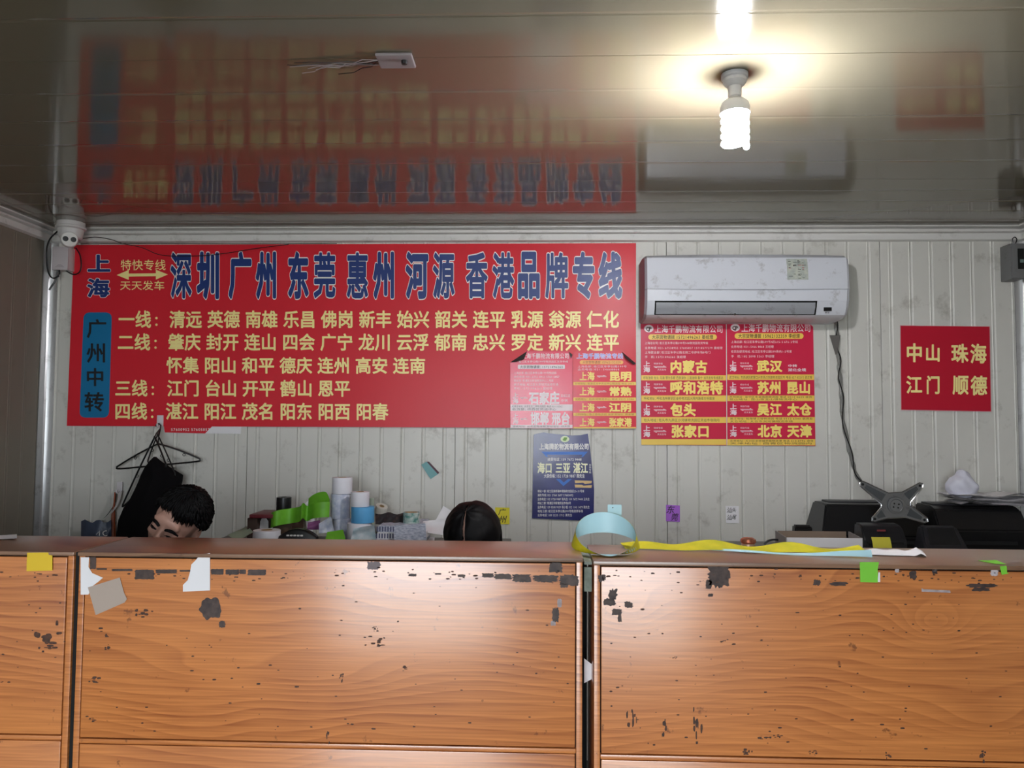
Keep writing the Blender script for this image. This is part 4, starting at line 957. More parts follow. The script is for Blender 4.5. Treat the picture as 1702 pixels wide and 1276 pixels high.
# tilted roll
c = P(632, 850, 3.39); ax = Vector((.32, -.35, .9)).normalized()
t = thing('label_roll', 'white paper roll tipped over beside the blue roll', 'roll', c - Vector((0, 0, .03)))
b = MB(); h = .058; b.lathe(c - ax*h/2, [(.011, 0), (.026, 0), (.0265, .001), (.0265, h-.001), (.026, h), (.011, h), (.011, 0)], 32, ax, cap=False); b.build('paper_winding', mat('cream_roll', (214, 210, 200), .6), t, True, 30)
b = MB(); b.lathe(c - ax*h/2, [(.009, .0005), (.0108, .0005), (.0108, h+.0005), (.009, h+.0005), (.009, .0005)], 20, ax, cap=False); b.build('core', mat('cardboard_core', (170, 140, 104), .8), t, True, 30)
b = MB(); x0, x1 = P(618, 880, 3.39).x, P(652, 880, 3.39).x; b.box((x0, 3.337, KZ), (x1, 3.46, P(630, 862, 3.39).z-.006), .003); tag(b.build('cardboard_box', mat('pale_card', (172, 168, 160), .8), None, True), 'pale box under the tipped white roll', 'box')
# clear tape roll with teal print, lying on the papers
c = P(683.5, 860, 3.2); zt_ = P(683, 851, 3.2).z; zl = P(683, 870, 3.2).z
t = thing('tape_roll', 'clear tape roll with teal printed core on the papers', 'tape', (c.x, 3.2, zl))
b = MB(); r = .034; hh = zt_-zl; b.lathe((c.x, 3.2, zl), [(r*.8, 0), (r, 0), (r, hh), (r*.8, hh), (r*.8, 0)], 40, cap=False); b.build('tape_winding', mat('clear_tape', (196, 206, 200), .25, rgb2=(90, 140, 130), vscale=60), t, True, 30)
b = MB(); b.lathe((c.x, 3.2, zl), [(r*.72, .0005), (r*.795, .0005), (r*.795, hh+.0005), (r*.72, hh+.0005), (r*.72, .0005)], 40, cap=False); b.build('core', mat('cardboard_core', (170, 140, 104), .8), t, True, 30)
# stack of printed forms under it: individual pads
M_FORM = mat('printed_form', (206, 208, 218), .7, rgb2=(150, 156, 176), vscale=70, stretch=(1, 1, 3))
xa, xb = P(614, 880, 3.15).x, P(708, 880, 3.15).x; ztop = P(660, 870.5, 3.15).z
pads = [(KZ, .03, .012), (KZ+.03, .025, -.01)]; z = KZ; k = 0
LBL = ['thick pad of forms at bottom of the paper stack', 'second pad of forms in the paper stack', 'third pad of forms in the paper stack', 'top pad of forms right under the clear tape']
hh = (ztop-KZ)/4
for k in range(4):
    o = (.012, -.008, .006, -.012)[k]; b = MB(); b.box((xa+o+.02*k, 3.07+.008*k, z), (xb+o, 3.33, z+hh-.0006), .0008)
    pad = tag(b.build('form_pad', M_FORM if k % 2 else M_PAPER, None), LBL[k], 'papers', 'pads of forms on the cabinet'); z += hh
    if k >= 2:
        bb = MB(); yv = 3.07+.008*k-.0004
        for i in range(16): xx = xa+.03+i*.011; bb.quad([(xx, yv, z-hh+.003), (xx+.006, yv, z-hh+.003), (xx+.006, yv, z-.004), (xx, yv, z-.004)])
        bb.build('printed_grid', mat('form_ink', (90, 92, 120), .6), pad)
# hanging form sheet and loose sheets
def loose(name, label, corners, yfun, m, cat='paper', n=8, wave=.004, seed=0, th=.0006, mats=None):
    """corners px TL TR BR BL; yfun(u,v) gives depth"""
    g = []
    for j in range(n+1):
        row = []
        for i in range(n+1):
            u, v = i/n, j/n
            q = quadmap([Vector(c) for c in corners], u, v)
            row.append(P(q.x, q.y, yfun(u, v) + wave*math.sin(3.1*u+2.3*v+seed)*math.cos(4*v-u+seed)))
        g.append(row)
    b = MB(); b.sheet(g[::-1], -th); return tag(b.build(name, m, None, True, 180), label, cat)
loose('form_sheet', 'printed form sheet hanging over the front of papers', [(655, 873), (707, 870), (709, 897), (655, 899)], lambda u, v: 3.055, M_FORM, wave=.003)
loose('loose_sheet', 'white card leaning beside the woman', [(737, 840.5), (754, 851), (741, 882), (720, 872)], lambda u, v: 3.30+.03*(1-v), M_PAPER, wave=.003)
loose('loose_sheet', 'crumpled white sheet right of the clear tape', [(703, 866), (738, 862), (742, 890), (706, 884)], lambda u, v: 3.22-.06*v, M_PAPER, wave=.012, seed=2)
loose('loose_sheet', 'pale green paper lying at left end of the clutter', [(378, 889), (412, 874), (421, 884), (395, 899)], lambda u, v: 3.2-.1*v, mat('pale_green_paper', (176, 196, 172), .7), wave=.006)
loose('loose_sheet', 'upright white paper under the green strip', [(428, 876), (438, 855), (446, 866), (446, 884)], lambda u, v: 3.19, M_PAPER, wave=.006)
loose('crumpled_tissue', 'crumpled white paper standing behind the green strip', [(504, 840), (522, 822), (530, 836), (515, 905)], lambda u, v: 3.26+.02*u, M_PAPER, wave=.014, seed=4)
loose('loose_sheet', 'white and blue printed wrapper below the green strip', [(530, 870), (550, 858), (556, 884), (530, 886)], lambda u, v: 3.12, M_ROLLP, wave=.008, seed=1)
loose('loose_sheet', 'grey printed wrapper in front of the wide roll', [(588, 878), (622, 872), (625, 897), (582, 899)], lambda u, v: 3.07, mat('grey_blue_wrapper', (160, 184, 192), .4, rgb2=(206, 212, 216), vscale=30), wave=.010, seed=5)
# green label strip folded in loops
M_GREEN = mat('green_label', (112, 186, 44), .5, var=.2, vscale=20)
def strip3(name, label, path, hgt, m, yv, seed=0, cat='labels'):
    pts = smooth_px(path, yv, 6); b = MB(); b.sheet([[p for p in pts], [p + Vector((0, .006, hgt)) for p in pts]], .0008)
    return tag(b.build(name, m, None, True, 60), label, cat)
strip3('label_strip', 'bright green label strip running across the clutter', [(450, 877), (462, 873), (480, 870), (497, 867), (503, 861), (510, 866), (522, 861), (547, 859)], .062, M_GREEN, lambda u: 3.16-.02*math.sin(u*2.2))
strip3('label_strip', 'bright green label strip folded into a peak by the rolls', [(512, 848), (520, 842), (530, 838), (541, 838), (547, 850)], .05, M_GREEN, lambda u: 3.23-.015*u)
loose('green_card', 'green card lying at the counter edge below the rolls', [(544, 884), (570, 880), (575, 899), (540, 899)], lambda u, v: 3.1-.04*v, M_GREEN, cat='card', wave=.006)
loose('purple_wrapper', 'purple wrapper peeking below the green strip', [(512, 868), (532, 864), (532, 880), (510, 880)], lambda u, v: 3.14, mat('purple_wrap', (128, 72, 118), .5), cat='wrapper', wave=.008)
# red folder edge, white tape, black stapler
b = MB(); p0, p1 = P(417, 860, 3.17), P(461, 854, 3.17); b.box((p0.x, 3.15, p0.z), (p1.x, 3.32, p1.z), .004); tag(b.build('folder', mat('dark_red_cover', (104, 30, 40), .5), None, True), 'dark red folder lying at left of the black tape', 'folder')
b = MB(); b.box((P(424, 870, 3.25).x, 3.16, KZ), (P(440, 870, 3.25).x, 3.33, p0.z-.0005), .003); tag(b.build('cardboard_box', mat('dark_brown_card', (70, 52, 46), .8), None, True), 'dark brown box under the dark red folder', 'box')
roll('flat white tape roll in front of the dark brown box', 421, 465, 880.5, 905, 3.08, M_ROLLW, None, 'tape', 'tape_roll', zb=KZ)
t = thing('stapler', 'black stapler with painted white glints below the green strip', 'stapler', P(496, 900, 3.08))
a, c = P(465, 893, 3.08), P(527, 893, 3.08); zt_ = P(496, 878, 3.08).z
b = MB(); b.box((a.x, 3.06, KZ), (c.x, 3.10, KZ+.012), .003); b.build('base', M_BLACK, t, True)
b = MB(); n = 14; rows = []
for i in range(n+1):
    u = i/n; x = a.x+(c.x-a.x)*u; zc = KZ+.022+(zt_-KZ-.022)*math.sin(math.pi*(.1+.8*u))**.5
    rows.append([(x, 3.062, KZ+.02), (x, 3.060, zc-.008), (x, 3.066, zc), (x, 3.094, zc), (x, 3.10, zc-.008), (x, 3.098, KZ+.02)])
b.sheet(rows); b.quad(rows[0]); b.quad(rows[-1]); b.build('arm', M_BLACK, t, True, 50)
b = MB(); zz = P(496, 890, 3.055).z
for i in range(5): xx = a.x+.035+i*.014; b.box((xx, 3.054, zz-.003), (xx+.010, 3.0605, zz+.003), .001)
b.build('painted_glints', M_WHITEP, t)  # white blocks stand in for highlights on the black stapler
b = MB(); g = [[P(624+46*i/9, 853+18*j/6+1.8*math.sin(i*1.1)*(1-j/6), 3.24-.05*j/6+.012*math.sin(i*1.9+j)) for i in range(10)] for j in range(7)]; b.sheet(g[::-1], .001)
tag(b.build('plastic_bag', mat('dark_plastic_bag', (52, 50, 52), .3), None, True, 180), 'dark crumpled plastic bag left of the clear tape', 'bag')
b = MB(); c = P(617.5, 835, 3.33); b.lathe((c.x, 3.33, KZ), [(.014, 0), (.014, .13), (.012, .145), (.012, P(617, 828, 3.33).z-KZ)], 18); tag(b.build('bottle', mat('pale_green_bottle', (176, 190, 172), .4), None, True, 30), 'small pale green bottle behind the stacked rolls', 'bottle')

# ------------------------------------------------------------------ people
M_SKIN = mat('skin', (196, 150, 132), 0.5, var=.06, vscale=12)
M_HAIR = mat('black_hair', (6, 5, 6), 0.6, spec=.15, bump=.3, bscale=120, stretch=(1, 1, .3))
def remeshed(mb, name, m, parent, voxel=.006, it=4):
    me = bpy.data.meshes.new('tmp'); me.from_pydata([p - LOC[parent.name] for p in mb.v], [], mb.f); me.update()
    o = bpy.data.objects.new('tmp', me); COL.objects.link(o)
    md = o.modifiers.new('r', 'REMESH'); md.mode = 'VOXEL'; md.voxel_size = voxel; md.use_smooth_shade = True
    ms = o.modifiers.new('s', 'SMOOTH'); ms.iterations = it; ms.factor = .5
    dg = bpy.context.evaluated_depsgraph_get(); dg.update()
    out = bpy.data.meshes.new_from_object(o.evaluated_get(dg)); bpy.data.objects.remove(o)
    out.name = name; out.materials.clear(); out.materials.append(m)
    for p in out.polygons: p.use_smooth = True
    r = bpy.data.objects.new(name, out); COL.objects.link(r); r.parent = parent; LOC[r.name] = LOC[parent.name]
    return r
def person(label, hc, HR, seed, male, shirt_m, trouser_m, seat_y):
    """hc: head centre, HR: 3x3 head rotation (face looks to -Y in head space)"""
    hc = Vector(hc); T = lambda x, y, z: hc + HR @ Vector((x, y, z))
    t = thing('person', label, 'person', (hc.x, seat_y, 0))
    neck = T(0, .022, -.12)
    base = Vector((hc.x + (neck.x-hc.x)*1.2, seat_y, .98 if male else .95))
    if neck.z < base.z + .03: base.z = neck.z - .05
    hip = Vector((base.x*.5+hc.x*.5, seat_y+.06, .53)); chest = base*.65 + hip*.35 + Vector((0, .0, 0))
    b = MB()
    # skull and face
    b.ellipsoid(T(0, .012, .032), (.074, .092, .085), HR, 32, 20); b.ellipsoid(T(0, -.022, -.048), (.056, .060, .066), HR, 28, 16)
    b.ellipsoid(T(0, -.045, -.02), (.060, .040, .055), HR, 24, 14)
    b.ellipsoid(T(0, -.074, .034), (.050, .014, .026), HR, 24, 12)                       # brow
    b.capsule(T(0, -.080, .022), T(0, -.098, -.026), .008, .0125, 12)                    # nose
    for s in (-1, 1):
        b.ellipsoid(T(s*.011, -.090, -.029), (.009, .010, .008), HR, 12, 8)
        b.ellipsoid(T(s*.034, -.070, -.016), (.020, .016, .016), HR, 14, 8)              # cheek
        b.ellipsoid(T(s*.031, -.0745, .004), (.0145, .011, .0095), HR, 16, 10)           # eyelid bulge
        b.ellipsoid(T(s*.076, .014, .0), (.008, .018, .031), HR, 14, 10)                 # ear
    b.ellipsoid(T(0, -.083, -.060), (.022, .009, .0055), HR, 14, 8); b.ellipsoid(T(0, -.082, -.070), (.019, .009, .006), HR, 14, 8)
    b.ellipsoid(T(0, -.070, -.098), (.022, .016, .016), HR, 14, 8)
    b.capsule(T(0, .022, -.05), base + Vector((0, 0, .01)), .052, .056)
    sw = .17 if male else .15
    b.capsule(base + Vector((-sw*.5, 0, -.04)), base + Vector((sw*.5, 0, -.04)), .065, .065); b.capsule(chest, hip, .115 if male else .10, .13)
    sh = []; arms = []
    for s in (-1, 1):
        a = base + Vector((s*sw, .0, -.06)); el = a + Vector((s*.06, -.06, -.24)); wr = Vector((hip.x + s*.13, seat_y-.20, .66)); arms.append((a, el, wr, s))
        b.capsule(a, el, .045, .038); b.capsule(el, wr, .037, .026)
        pd = Vector((-s*.15, -1, -.25)).normalized(); sd = Vector((1, -s*.15, 0)).normalized()*s
        pm = wr + pd*.05; b.ellipsoid(pm, (.040, .048, .016), None, 16, 10)
        for f in range(4):                                                               # four fingers, each its own bent chain
            r0 = pm + pd*.038 + sd*(.027-.018*f); L_ = (.068, .078, .072, .056)[f]
            k1 = r0 + pd*L_*.5 + Vector((0, 0, -.004)); k2 = k1 + (pd*.7 + Vector((0, 0, -.7)))*L_*.5
            b.capsule(r0, k1, .0088, .0080, 8); b.capsule(k1, k2, .0080, .0068, 8)
        th0 = wr + pd*.02 - sd*.030; th1 = th0 + (pd*.6 - sd*.8)*.036; b.capsule(th0, th1, .011, .0095, 8); b.capsule(th1, th1 + pd*.03, .0095, .008, 8)
        kn = Vector((hip.x + s*.11, seat_y-.36, .53)); an = Vector((hip.x + s*.11, seat_y-.30, .09))
        b.capsule(hip + Vector((s*.09, 0, 0)), kn, .080, .058); b.capsule(kn, an, .055, .036); b.capsule(an + Vector((0, .02, -.045)), an + Vector((0, -.13, -.055)), .038, .030)
    remeshed(b, 'body', M_SKIN, t, .0055, 5)
    # clothing
    b = MB(); b.capsule(base + Vector((-sw*.55, 0, -.045)), base + Vector((sw*.55, 0, -.045)), .078, .078); b.capsule(chest, hip + Vector((0, 0, .03)), .135 if male else .12, .15)
    for a, el, wr, s in arms: b.capsule(a, el, .060, .050); b.capsule(el, el + (wr-el)*.9, .050, .038)
    remeshed(b, 'shirt', shirt_m, t, .011, 6)
    b = MB(); b.capsule(hip + Vector((-.06, 0, 0)), hip + Vector((.06, 0, 0)), .148, .148)
    for s in (-1, 1):
        kn = Vector((hip.x + s*.11, seat_y-.36, .53)); an = Vector((hip.x + s*.11, seat_y-.30, .10)); b.capsule(hip + Vector((s*.09, 0, 0)), kn, .098, .074); b.capsule(kn, an, .072, .055)
    remeshed(b, 'trousers', trouser_m, t, .012, 5)
    # eyes, brows
    for s in (-1, 1):
        b = MB(); pts = [T(s*(.031+.0125*math.cos(a)), -.0868+.0035*abs(math.cos(a)), .0005+.0030*math.sin(a)-.0012*s*0) for a in [i*math.pi/8 for i in range(16)]]
        b.prism(pts, HR @ Vector((0, .004, 0))); e = b.build('eye', mat('eye_dark', (24, 18, 18), .25), t)
        b = MB(); b.tube([T(s*(.018+.028*u), -.0905+.012*u*u, .0028+.0035*math.sin(math.pi*u)) for u in [i/8 for i in range(9)]], [.0009+.0007*math.sin(math.pi*i/8) for i in range(9)], 6); b.build('eyelash', M_HAIR, t)
        b = MB(); b.tube([T(s*(.012+.042*u), -.0915+.014*u*u, .021+.007*math.sin(math.pi*min(1, u*1.05))-.002*u) for u in [i/10 for i in range(11)]], [.0028+.0022*math.sin(math.pi*min(1, .15+i/11)) for i in range(11)], 6); b.build('eyebrow', M_HAIR, t, True)
    b = MB(); b.tube([T(-.022+.044*i/8, -.0925+.006*(2*i/8-1)**2, -.0645) for i in range(9)], .0012, 5); b.build('mouth_line', mat('lip_line', (130, 70, 66), .5), t)
    return t, T
def lock(b, pts, wv, th=.003):
    """tapered hair lock along pts"""
    n = len(pts); b.tube(pts, [wv*(1-(i/(n-1))**2*.92) for i in range(n)], 5)
def skull_pt(th, ph, lift=0.0):
    """direction th (azimuth, 0 = face/-Y, + to +X), ph elevation -> local point on hair surface"""
    d = Vector((math.sin(th)*math.cos(ph), -math.cos(th)*math.cos(ph), math.sin(ph)))
    rx, ry, rz = .081+lift, .100+lift, .094+lift
    k = 1/math.sqrt((d.x/rx)**2 + (d.y/ry)**2 + (d.z/rz)**2)
    return Vector((0, .012, .030)) + d*k
def hair_cap(b, T, line, nu=72, nv=26, lift=0.0):
    vs = []; fs = []
    for j in range(nv+1):
        for i in range(nu):
            th = 2*math.pi*i/nu - math.pi; lo = line(th); ph = lo + (math.pi/2-lo)*j/nv
            n = .004*noise.noise(Vector((math.cos(th)*3, math.sin(th)*3, ph*4)))
            vs.append(T(*skull_pt(th, ph, lift+n-(.006 if j == 0 else 0))))
    for j in range(nv):
        for i in range(nu): fs.append((j*nu+i, j*nu+(i+1) % nu, (j+1)*nu+(i+1) % nu, (j+1)*nu+i))
    b.add(vs, fs)
# man: head tilted, top leaning to the right
HRm = Matrix.Rotation(R(31), 3, 'Y') @ Matrix.Rotation(R(-1), 3, 'Z') @ Matrix.Rotation(R(14), 3, 'X') * 0.95
eye_t = P(268, 884, 2.34); hcm = eye_t - HRm @ Vector((0, -.083, .002))
man, Tm = person('man with short black hair and tilted head behind the counter', hcm, HRm, 1, True, M_COAT, mat('dark_trousers', (30, 32, 40), .8), 2.49)
def mline(th):
    a = abs(th)
    if a < .75: return R(33) - R(5)*math.cos(th*4)*0
    if a < 1.25: return R(33) - (a-.75)/.5*R(27)
    if a < 1.75: return R(6)
    return R(6) - min(1, (a-1.75)/.7)*R(42)
b = MB(); hair_cap(b, Tm, mline); rn = random.Random(11)
for i in range(760):
    th = rn.uniform(-math.pi, math.pi); lo = mline(th); ph = lo + (math.pi/2-lo)*rn.random()**1.0
    L_ = rn.uniform(.28, .52); sway = rn.uniform(-.25, .25) + .25
    pts = [Tm(*skull_pt(th + sway*u*L_*(1.4), ph - L_*u, .002+.005*math.sin(math.pi*u)*rn.uniform(.4, 1.6)+(.004 if u < 1 else 0))) for u in (0, .25, .5, .75, 1)] if ph-L_ > lo-R(12) else [Tm(*skull_pt(th+sway*u*.4, lo + (ph-lo)*(1-u) - R(4)*u, .003+.006*math.sin(math.pi*u))) for u in (0, .25, .5, .75, 1)]
    lock(b, pts, rn.uniform(.0028, .0046))
for i in range(60):   # jagged fringe
    th = -.75 + 1.5*i/59 + rn.uniform(-.03, .03); dpth = R(rn.uniform(6, 17) + (7 if th > .1 else 0) - (4 if -.45 < th < -.05 else 0))
    pts = [Tm(*skull_pt(th + (.12+.1*rn.random())*u, R(48)*(1-u) + (R(33)-dpth)*u, .004+.005*math.sin(math.pi*u)-.010*u*u)) for u in (0, .25, .5, .75, 1)]
    lock(b, pts, rn.uniform(.0035, .0055))
b.build('hair', M_HAIR, man, True, 180)
# woman: bowed head seen from above the forehead, hair parted and falling
HRw = Matrix.Rotation(R(-6), 3, 'Y') @ Matrix.Rotation(R(-10), 3, 'Z') @ Matrix.Rotation(R(38), 3, 'X')
topw = P(796, 836, 2.42); hcw = Vector((P(789, 880, 2.42).x, 2.42, topw.z - .128))
wom, Tw = person('woman bowing her head, long black hair parted in the middle', hcw, HRw, 2, False, mat('dark_top', (40, 36, 46), .8), mat('dark_blue_trousers', (28, 34, 52), .8), 2.48)
b = MB()
def wline(th): return R(28) if abs(th) < .7 else R(28) - min(1, (abs(th)-.7)/.5)*R(62)
rn = random.Random(5)
nu, nv = 40, 24     # two half caps leaving a thin parting
for s in (-1, 1):
    vs = []; fs = []
    for j in range(nv+1):
        for i in range(nu+1):
            th = math.pi*i/nu; lo = wline(th); ph = lo + (math.pi/2-lo)*j/nv
            p = skull_pt(th, ph, .009 + .004*noise.noise(Vector((th*2.5, ph*3, s))))
            part = .0036 if p.y < .045 else -.001
            p.x = max(p.x, part); p.x *= s; p.z += .006*(1-math.exp(-abs(p.x)/.012))-.003
            vs.append(Tw(*p))
    for j in range(nv):
        for i in range(nu): fs.append((j*(nu+1)+i, j*(nu+1)+i+1, (j+1)*(nu+1)+i+1, (j+1)*(nu+1)+i))
    b.add(vs, fs)
    for k in range(430):
        y0 = -.088 + .19*k/430; e = max(0, 1-((y0-.012)/.100)**2); z0 = .030+.094*math.sqrt(e)
        start = Vector((s*rn.uniform(.0045, .02), y0, z0+.001)); th_e = s*rn.uniform(.55, 2.6) if y0 > -.06 else s*rn.uniform(.5, 1.3); pts = []
        end = skull_pt(th_e, R(rn.uniform(-38, -5)), rn.uniform(.006, .016))
        for u in (0, .2, .4, .6, .8, 1):
            q = start.lerp(end, u); d = q - Vector((0, .012, .030)); kk = 1/math.sqrt((d.x/.081)**2+(d.y/.1)**2+(d.z/.094)**2)
            pts.append(Vector((0, .012, .030)) + d*kk*(1 + (.05+.05*rn.random())*u))
        drop = rn.uniform(.10, .2); last = pts[-1]
        wp = [Tw(*p) for p in pts]; wp += [wp[-1] + Vector((s*.006, -.01*rn.random(), -drop*.5)), wp[-1] + Vector((s*rn.uniform(-.01, .012), .0, -drop))]
        lock(b, wp, rn.uniform(.0026, .0042))
b.build('hair', M_HAIR, wom, True, 180)
# stools they sit on
for lab, px_, sy in (('low stool the man sits on behind the counter', hcm.x, 2.50), ('low stool the woman sits on behind the counter', hcw.x, 2.54)):
    t = thing('stool', lab, 'stool', (px_, sy, 0), 'stools behind the counter')
    b = MB(); b.box((px_-.18, sy-.17, .335), (px_+.18, sy+.17, .372), .012); b.build('seat', M_BLACK, t, True)
    for sx in (-1, 1):
        for s2 in (-1, 1):
            b = MB(); b.tube([(px_+sx*.13, sy+s2*.12, .335), (px_+sx*.15, sy+s2*.14, 0)], .014, 8); b.build('leg', M_ALU, t, True)

# ------------------------------------------------------------------ right-hand equipment
def device_prof(name, label, px0, px1, pr, m, cat='printer', taper=0.0, parent_extra=None, pc=880, yv=3.2):
    """box-like housing from a side profile (y, z) extruded between two pixels"""
    x0, x1 = P(px0, pc, yv).x, P(px1, pc, yv).x; t = thing(name, label, cat, ((x0+x1)/2, sum(p[0] for p in pr)/len(pr), KZ))
    bm = bmesh.new(); k = len(pr); cy_ = sum(p[0] for p in pr)/k
    A = [bm.verts.new((x0 + taper*(z-KZ), y, z)) for y, z in pr]; B = [bm.verts.new((x1 - taper*(z-KZ), y, z)) for y, z in pr]
    bm.faces.new(A); bm.faces.new(B[::-1])
    for i in range(k): bm.faces.new((A[i], B[i], B[(i+1) % k], A[(i+1) % k]))
    bmesh.ops.recalc_face_normals(bm, faces=bm.faces[:]); bmesh.ops.bevel(bm, geom=bm.edges[:], offset=.006, segments=2, affect='EDGES')
    b = MB(); b.bm(bm); b.build('housing', m, t, True, 35); return t, x0, x1
zB = P(1500, 838, 3.3).z
M_DK = mat('dark_printer_plastic', (20, 20, 22), .32); M_DK2 = mat('charcoal_plastic', (34, 34, 38), .4)
M_CLOTHB = mat('black_cover_cloth', (11, 11, 12), .8, bump=.4, bscale=14)
tb, x0, x1 = device_prof('receipt_printer', 'wide black printer with sloped side behind the X bracket', 1352, 1545, [(3.29, KZ), (3.25, KZ+.06), (3.31, zB-.004), (3.35, zB), (3.46, zB-.004), (3.47, KZ)], M_DK, taper=.30, pc=880, yv=3.3)
b = MB(); b.box((x0+.08, 3.262, KZ+.03), (x1-.08, 3.275, KZ+.045)); b.build('paper_slot', M_BLACKM, tb)
b = MB(); b.box((x0+.09, 3.36, zB-.003), (x1-.09, 3.45, zB+.004), .002); b.build('lid', M_DK2, tb, True)
tb, x2, x3 = device_prof('receipt_printer', 'long black printer under the white papers at right', 1549, 1702, [(3.28, KZ), (3.25, KZ+.09), (3.30, zB-.02), (3.34, zB-.006), (3.46, zB-.008), (3.47, KZ)], M_DK, taper=.05, pc=880, yv=3.3)
b = MB(); b.box((x2+.05, 3.262, KZ+.03), (x3-.05, 3.275, KZ+.045)); b.build('paper_slot', M_BLACKM, tb)
b = MB(); b.box((x2+.03, 3.35, zB-.007), (x3-.03, 3.45, zB-.001), .002); b.build('lid', M_DK2, tb, True)
# label printer
zp = P(1465, 870.5, 3.10).z
t, x0, x1 = device_prof('label_printer', 'small black label printer with a yellow label coming out', 1428, 1503, [(3.05, KZ), (3.045, KZ+.075), (3.075, zp-.012), (3.10, zp), (3.145, zp), (3.15, KZ)], mat('label_printer_black', (30, 30, 33), .32), taper=.06, pc=890, yv=3.08)
xm = (x0+x1)/2
b = MB(); b.box((x0+.02, 3.0405, KZ+.062), (x1-.02, 3.0465, KZ+.07)); b.build('label_slot', M_BLACKM, t)
b = MB(); a, c = P(1450, 900, 3.035), P(1481, 900, 3.035); g = [[(a.x+(c.x-a.x)*i/4, 3.045-.006*j/5-.010*math.sin(j/5*1.5), P(1465, 893+17*j/5, 3.035).z) for i in range(5)] for j in range(6)]
b.sheet(g[::-1], .0006); b.build('yellow_label', mat('label_yellow', (206, 196, 62), .6), t, True)
b = MB(); rect_px(b, 1458, 880, 1472, 883, 3.055, th=.002); b.build('name_badge', mat('badge_red', (128, 52, 54), .5), t)
zq = P(1570, 876, 3.10).z
t, x0, x1 = device_prof('card_reader', 'low black sloped device in front of the long printer', 1530, 1609, [(3.05, KZ), (3.05, KZ+.03), (3.12, zq), (3.15, zq), (3.155, KZ)], M_DK2, cat='device', taper=.18, pc=890, yv=3.08)
b = MB(); b.quad([(x0+.03, 3.062, KZ+.043), (x1-.03, 3.062, KZ+.043), (x1-.04, 3.108, zq-.004), (x0+.04, 3.108, zq-.004)]); b.build('screen', mat('off_screen', (24, 25, 28), .15), t)
zq = P(1336, 873, 3.2).z
t, x0, x1 = device_prof('router', 'flat black router left of the wide printer', 1319, 1352, [(3.20, KZ), (3.195, zq-.01), (3.205, zq), (3.235, zq), (3.24, KZ)], M_BLACK, cat='router', taper=.05, pc=880, yv=3.2)
# open carton with white papers
x0, x1 = P(1297, 895, 3.12).x, P(1428, 895, 3.09).x; zc = P(1340, 881.5, 3.2).z; zf = P(1340, 893, 3.06).z
t = thing('open_carton', 'open grey cardboard tray left of the label printer', 'box', ((x0+x1)/2, 3.14, KZ)); M_CARD = mat('grey_brown_card', (134, 116, 100), .8); M_CARDG = mat('grey_card', (136, 132, 130), .8)
b = MB(); b.box((x0+.01, 3.18, KZ), (x1-.015, 3.186, zc)); b.build('back_flap', M_CARD, t)
b = MB(); b.box((x0+.01, 3.06, KZ), (x1-.01, 3.18, KZ+.003)); b.build('bottom', M_CARD, t)
for xs, zz in ((x0, zf), (x1-.004, zf)):
    b = MB(); b.add([(xs, 3.055, KZ), (xs+.004, 3.055, KZ), (xs+.004, 3.186, KZ), (xs, 3.186, KZ), (xs, 3.055, zz), (xs+.004, 3.055, zz), (xs+.004, 3.186, zc), (xs, 3.186, zc)], [(0,3,2,1),(4,5,6,7),(0,1,5,4),(1,2,6,5),(2,3,7,6),(3,0,4,7)]); b.build('side_flap', M_CARDG, t)
b = MB(); b.box((x0+.004, 3.05, KZ), (x1-.004, 3.055, zf)); b.build('front_flap', M_PAPER, t)
# X bracket leaning on the printer
M_STEEL = mat('brushed_steel', (150, 152, 154), .32, .9, dirt=(70, 66, 62), dirt_amt=.5, dirt_scale=30)
c2 = Vector((1489, 840)); ends = [Vector(e) for e in ((1432, 803.5), (1531, 805.5), (1539, 865), (1452, 863.5))]
yX = lambda py: 3.150 + (868-py)*.0004
t = thing('x_bracket', 'silver X-shaped metal bracket leaning in front of black printers', 'bracket', P(1489, 868, 3.15))
out = []; angs = sorted(range(4), key=lambda i: math.atan2(ends[i].y-c2.y, ends[i].x-c2.x)); rim = []; inn = []
for i in angs:
    e = ends[i]; d = (e-c2).normalized(); n = Vector((-d.y, d.x))
    arm = [c2 + d*22 - n*11, e - d*5 - n*5.5, e - n*4.5, e + d*3.5, e + n*4.5, e - d*5 + n*5.5, c2 + d*22 + n*11]
    out += arm; inn.append([c2 + d*24 - n*6.5, e - d*8 - n*2.6, e - d*8 + n*2.6, c2 + d*24 + n*6.5])
b = MB(); pts = [P(q.x, q.y, yX(q.y)) for q in out[::-1]]
if True:
    k = len(pts); nrm = Vector((0, 1, 0)); cpt = P(c2.x, c2.y, yX(c2.y)); vs = pts + [p + Vector((0, .006, 0)) for p in pts] + [cpt, cpt + Vector((0, .006, 0))]
    b.add(vs, [(2*k, i, (i+1) % k) for i in range(k)] + [(2*k+1, (i+1) % k+k, i+k) for i in range(k)] + [(i, i+k, (i+1) % k+k, (i+1) % k) for i in range(k)])
b.build('plate', M_STEEL, t)
b = MB(); b.tube([p + Vector((0, -.001, 0)) for p in pts], .0022, 6, closed=True); b.build('rolled_rim', mat('bright_steel', (215, 216, 218), .2, .95), t, True)
for q in inn:
    b = MB(); b.prism([P(v.x, v.y, yX(v.y)-.0028) for v in q[::-1]], (0, .0026, 0)); b.build('arm_inlay', mat('dull_steel', (92, 96, 98), .45, .7), t)
b = MB(); b.lathe(cpt + Vector((0, -.0005, 0)), [(.036, 0), (.034, .004), (.026, .005), (.024, .003), (.001, .003)], 32, (0, -1, 0.05)); b.build('hub', M_STEEL, t, True, 30)
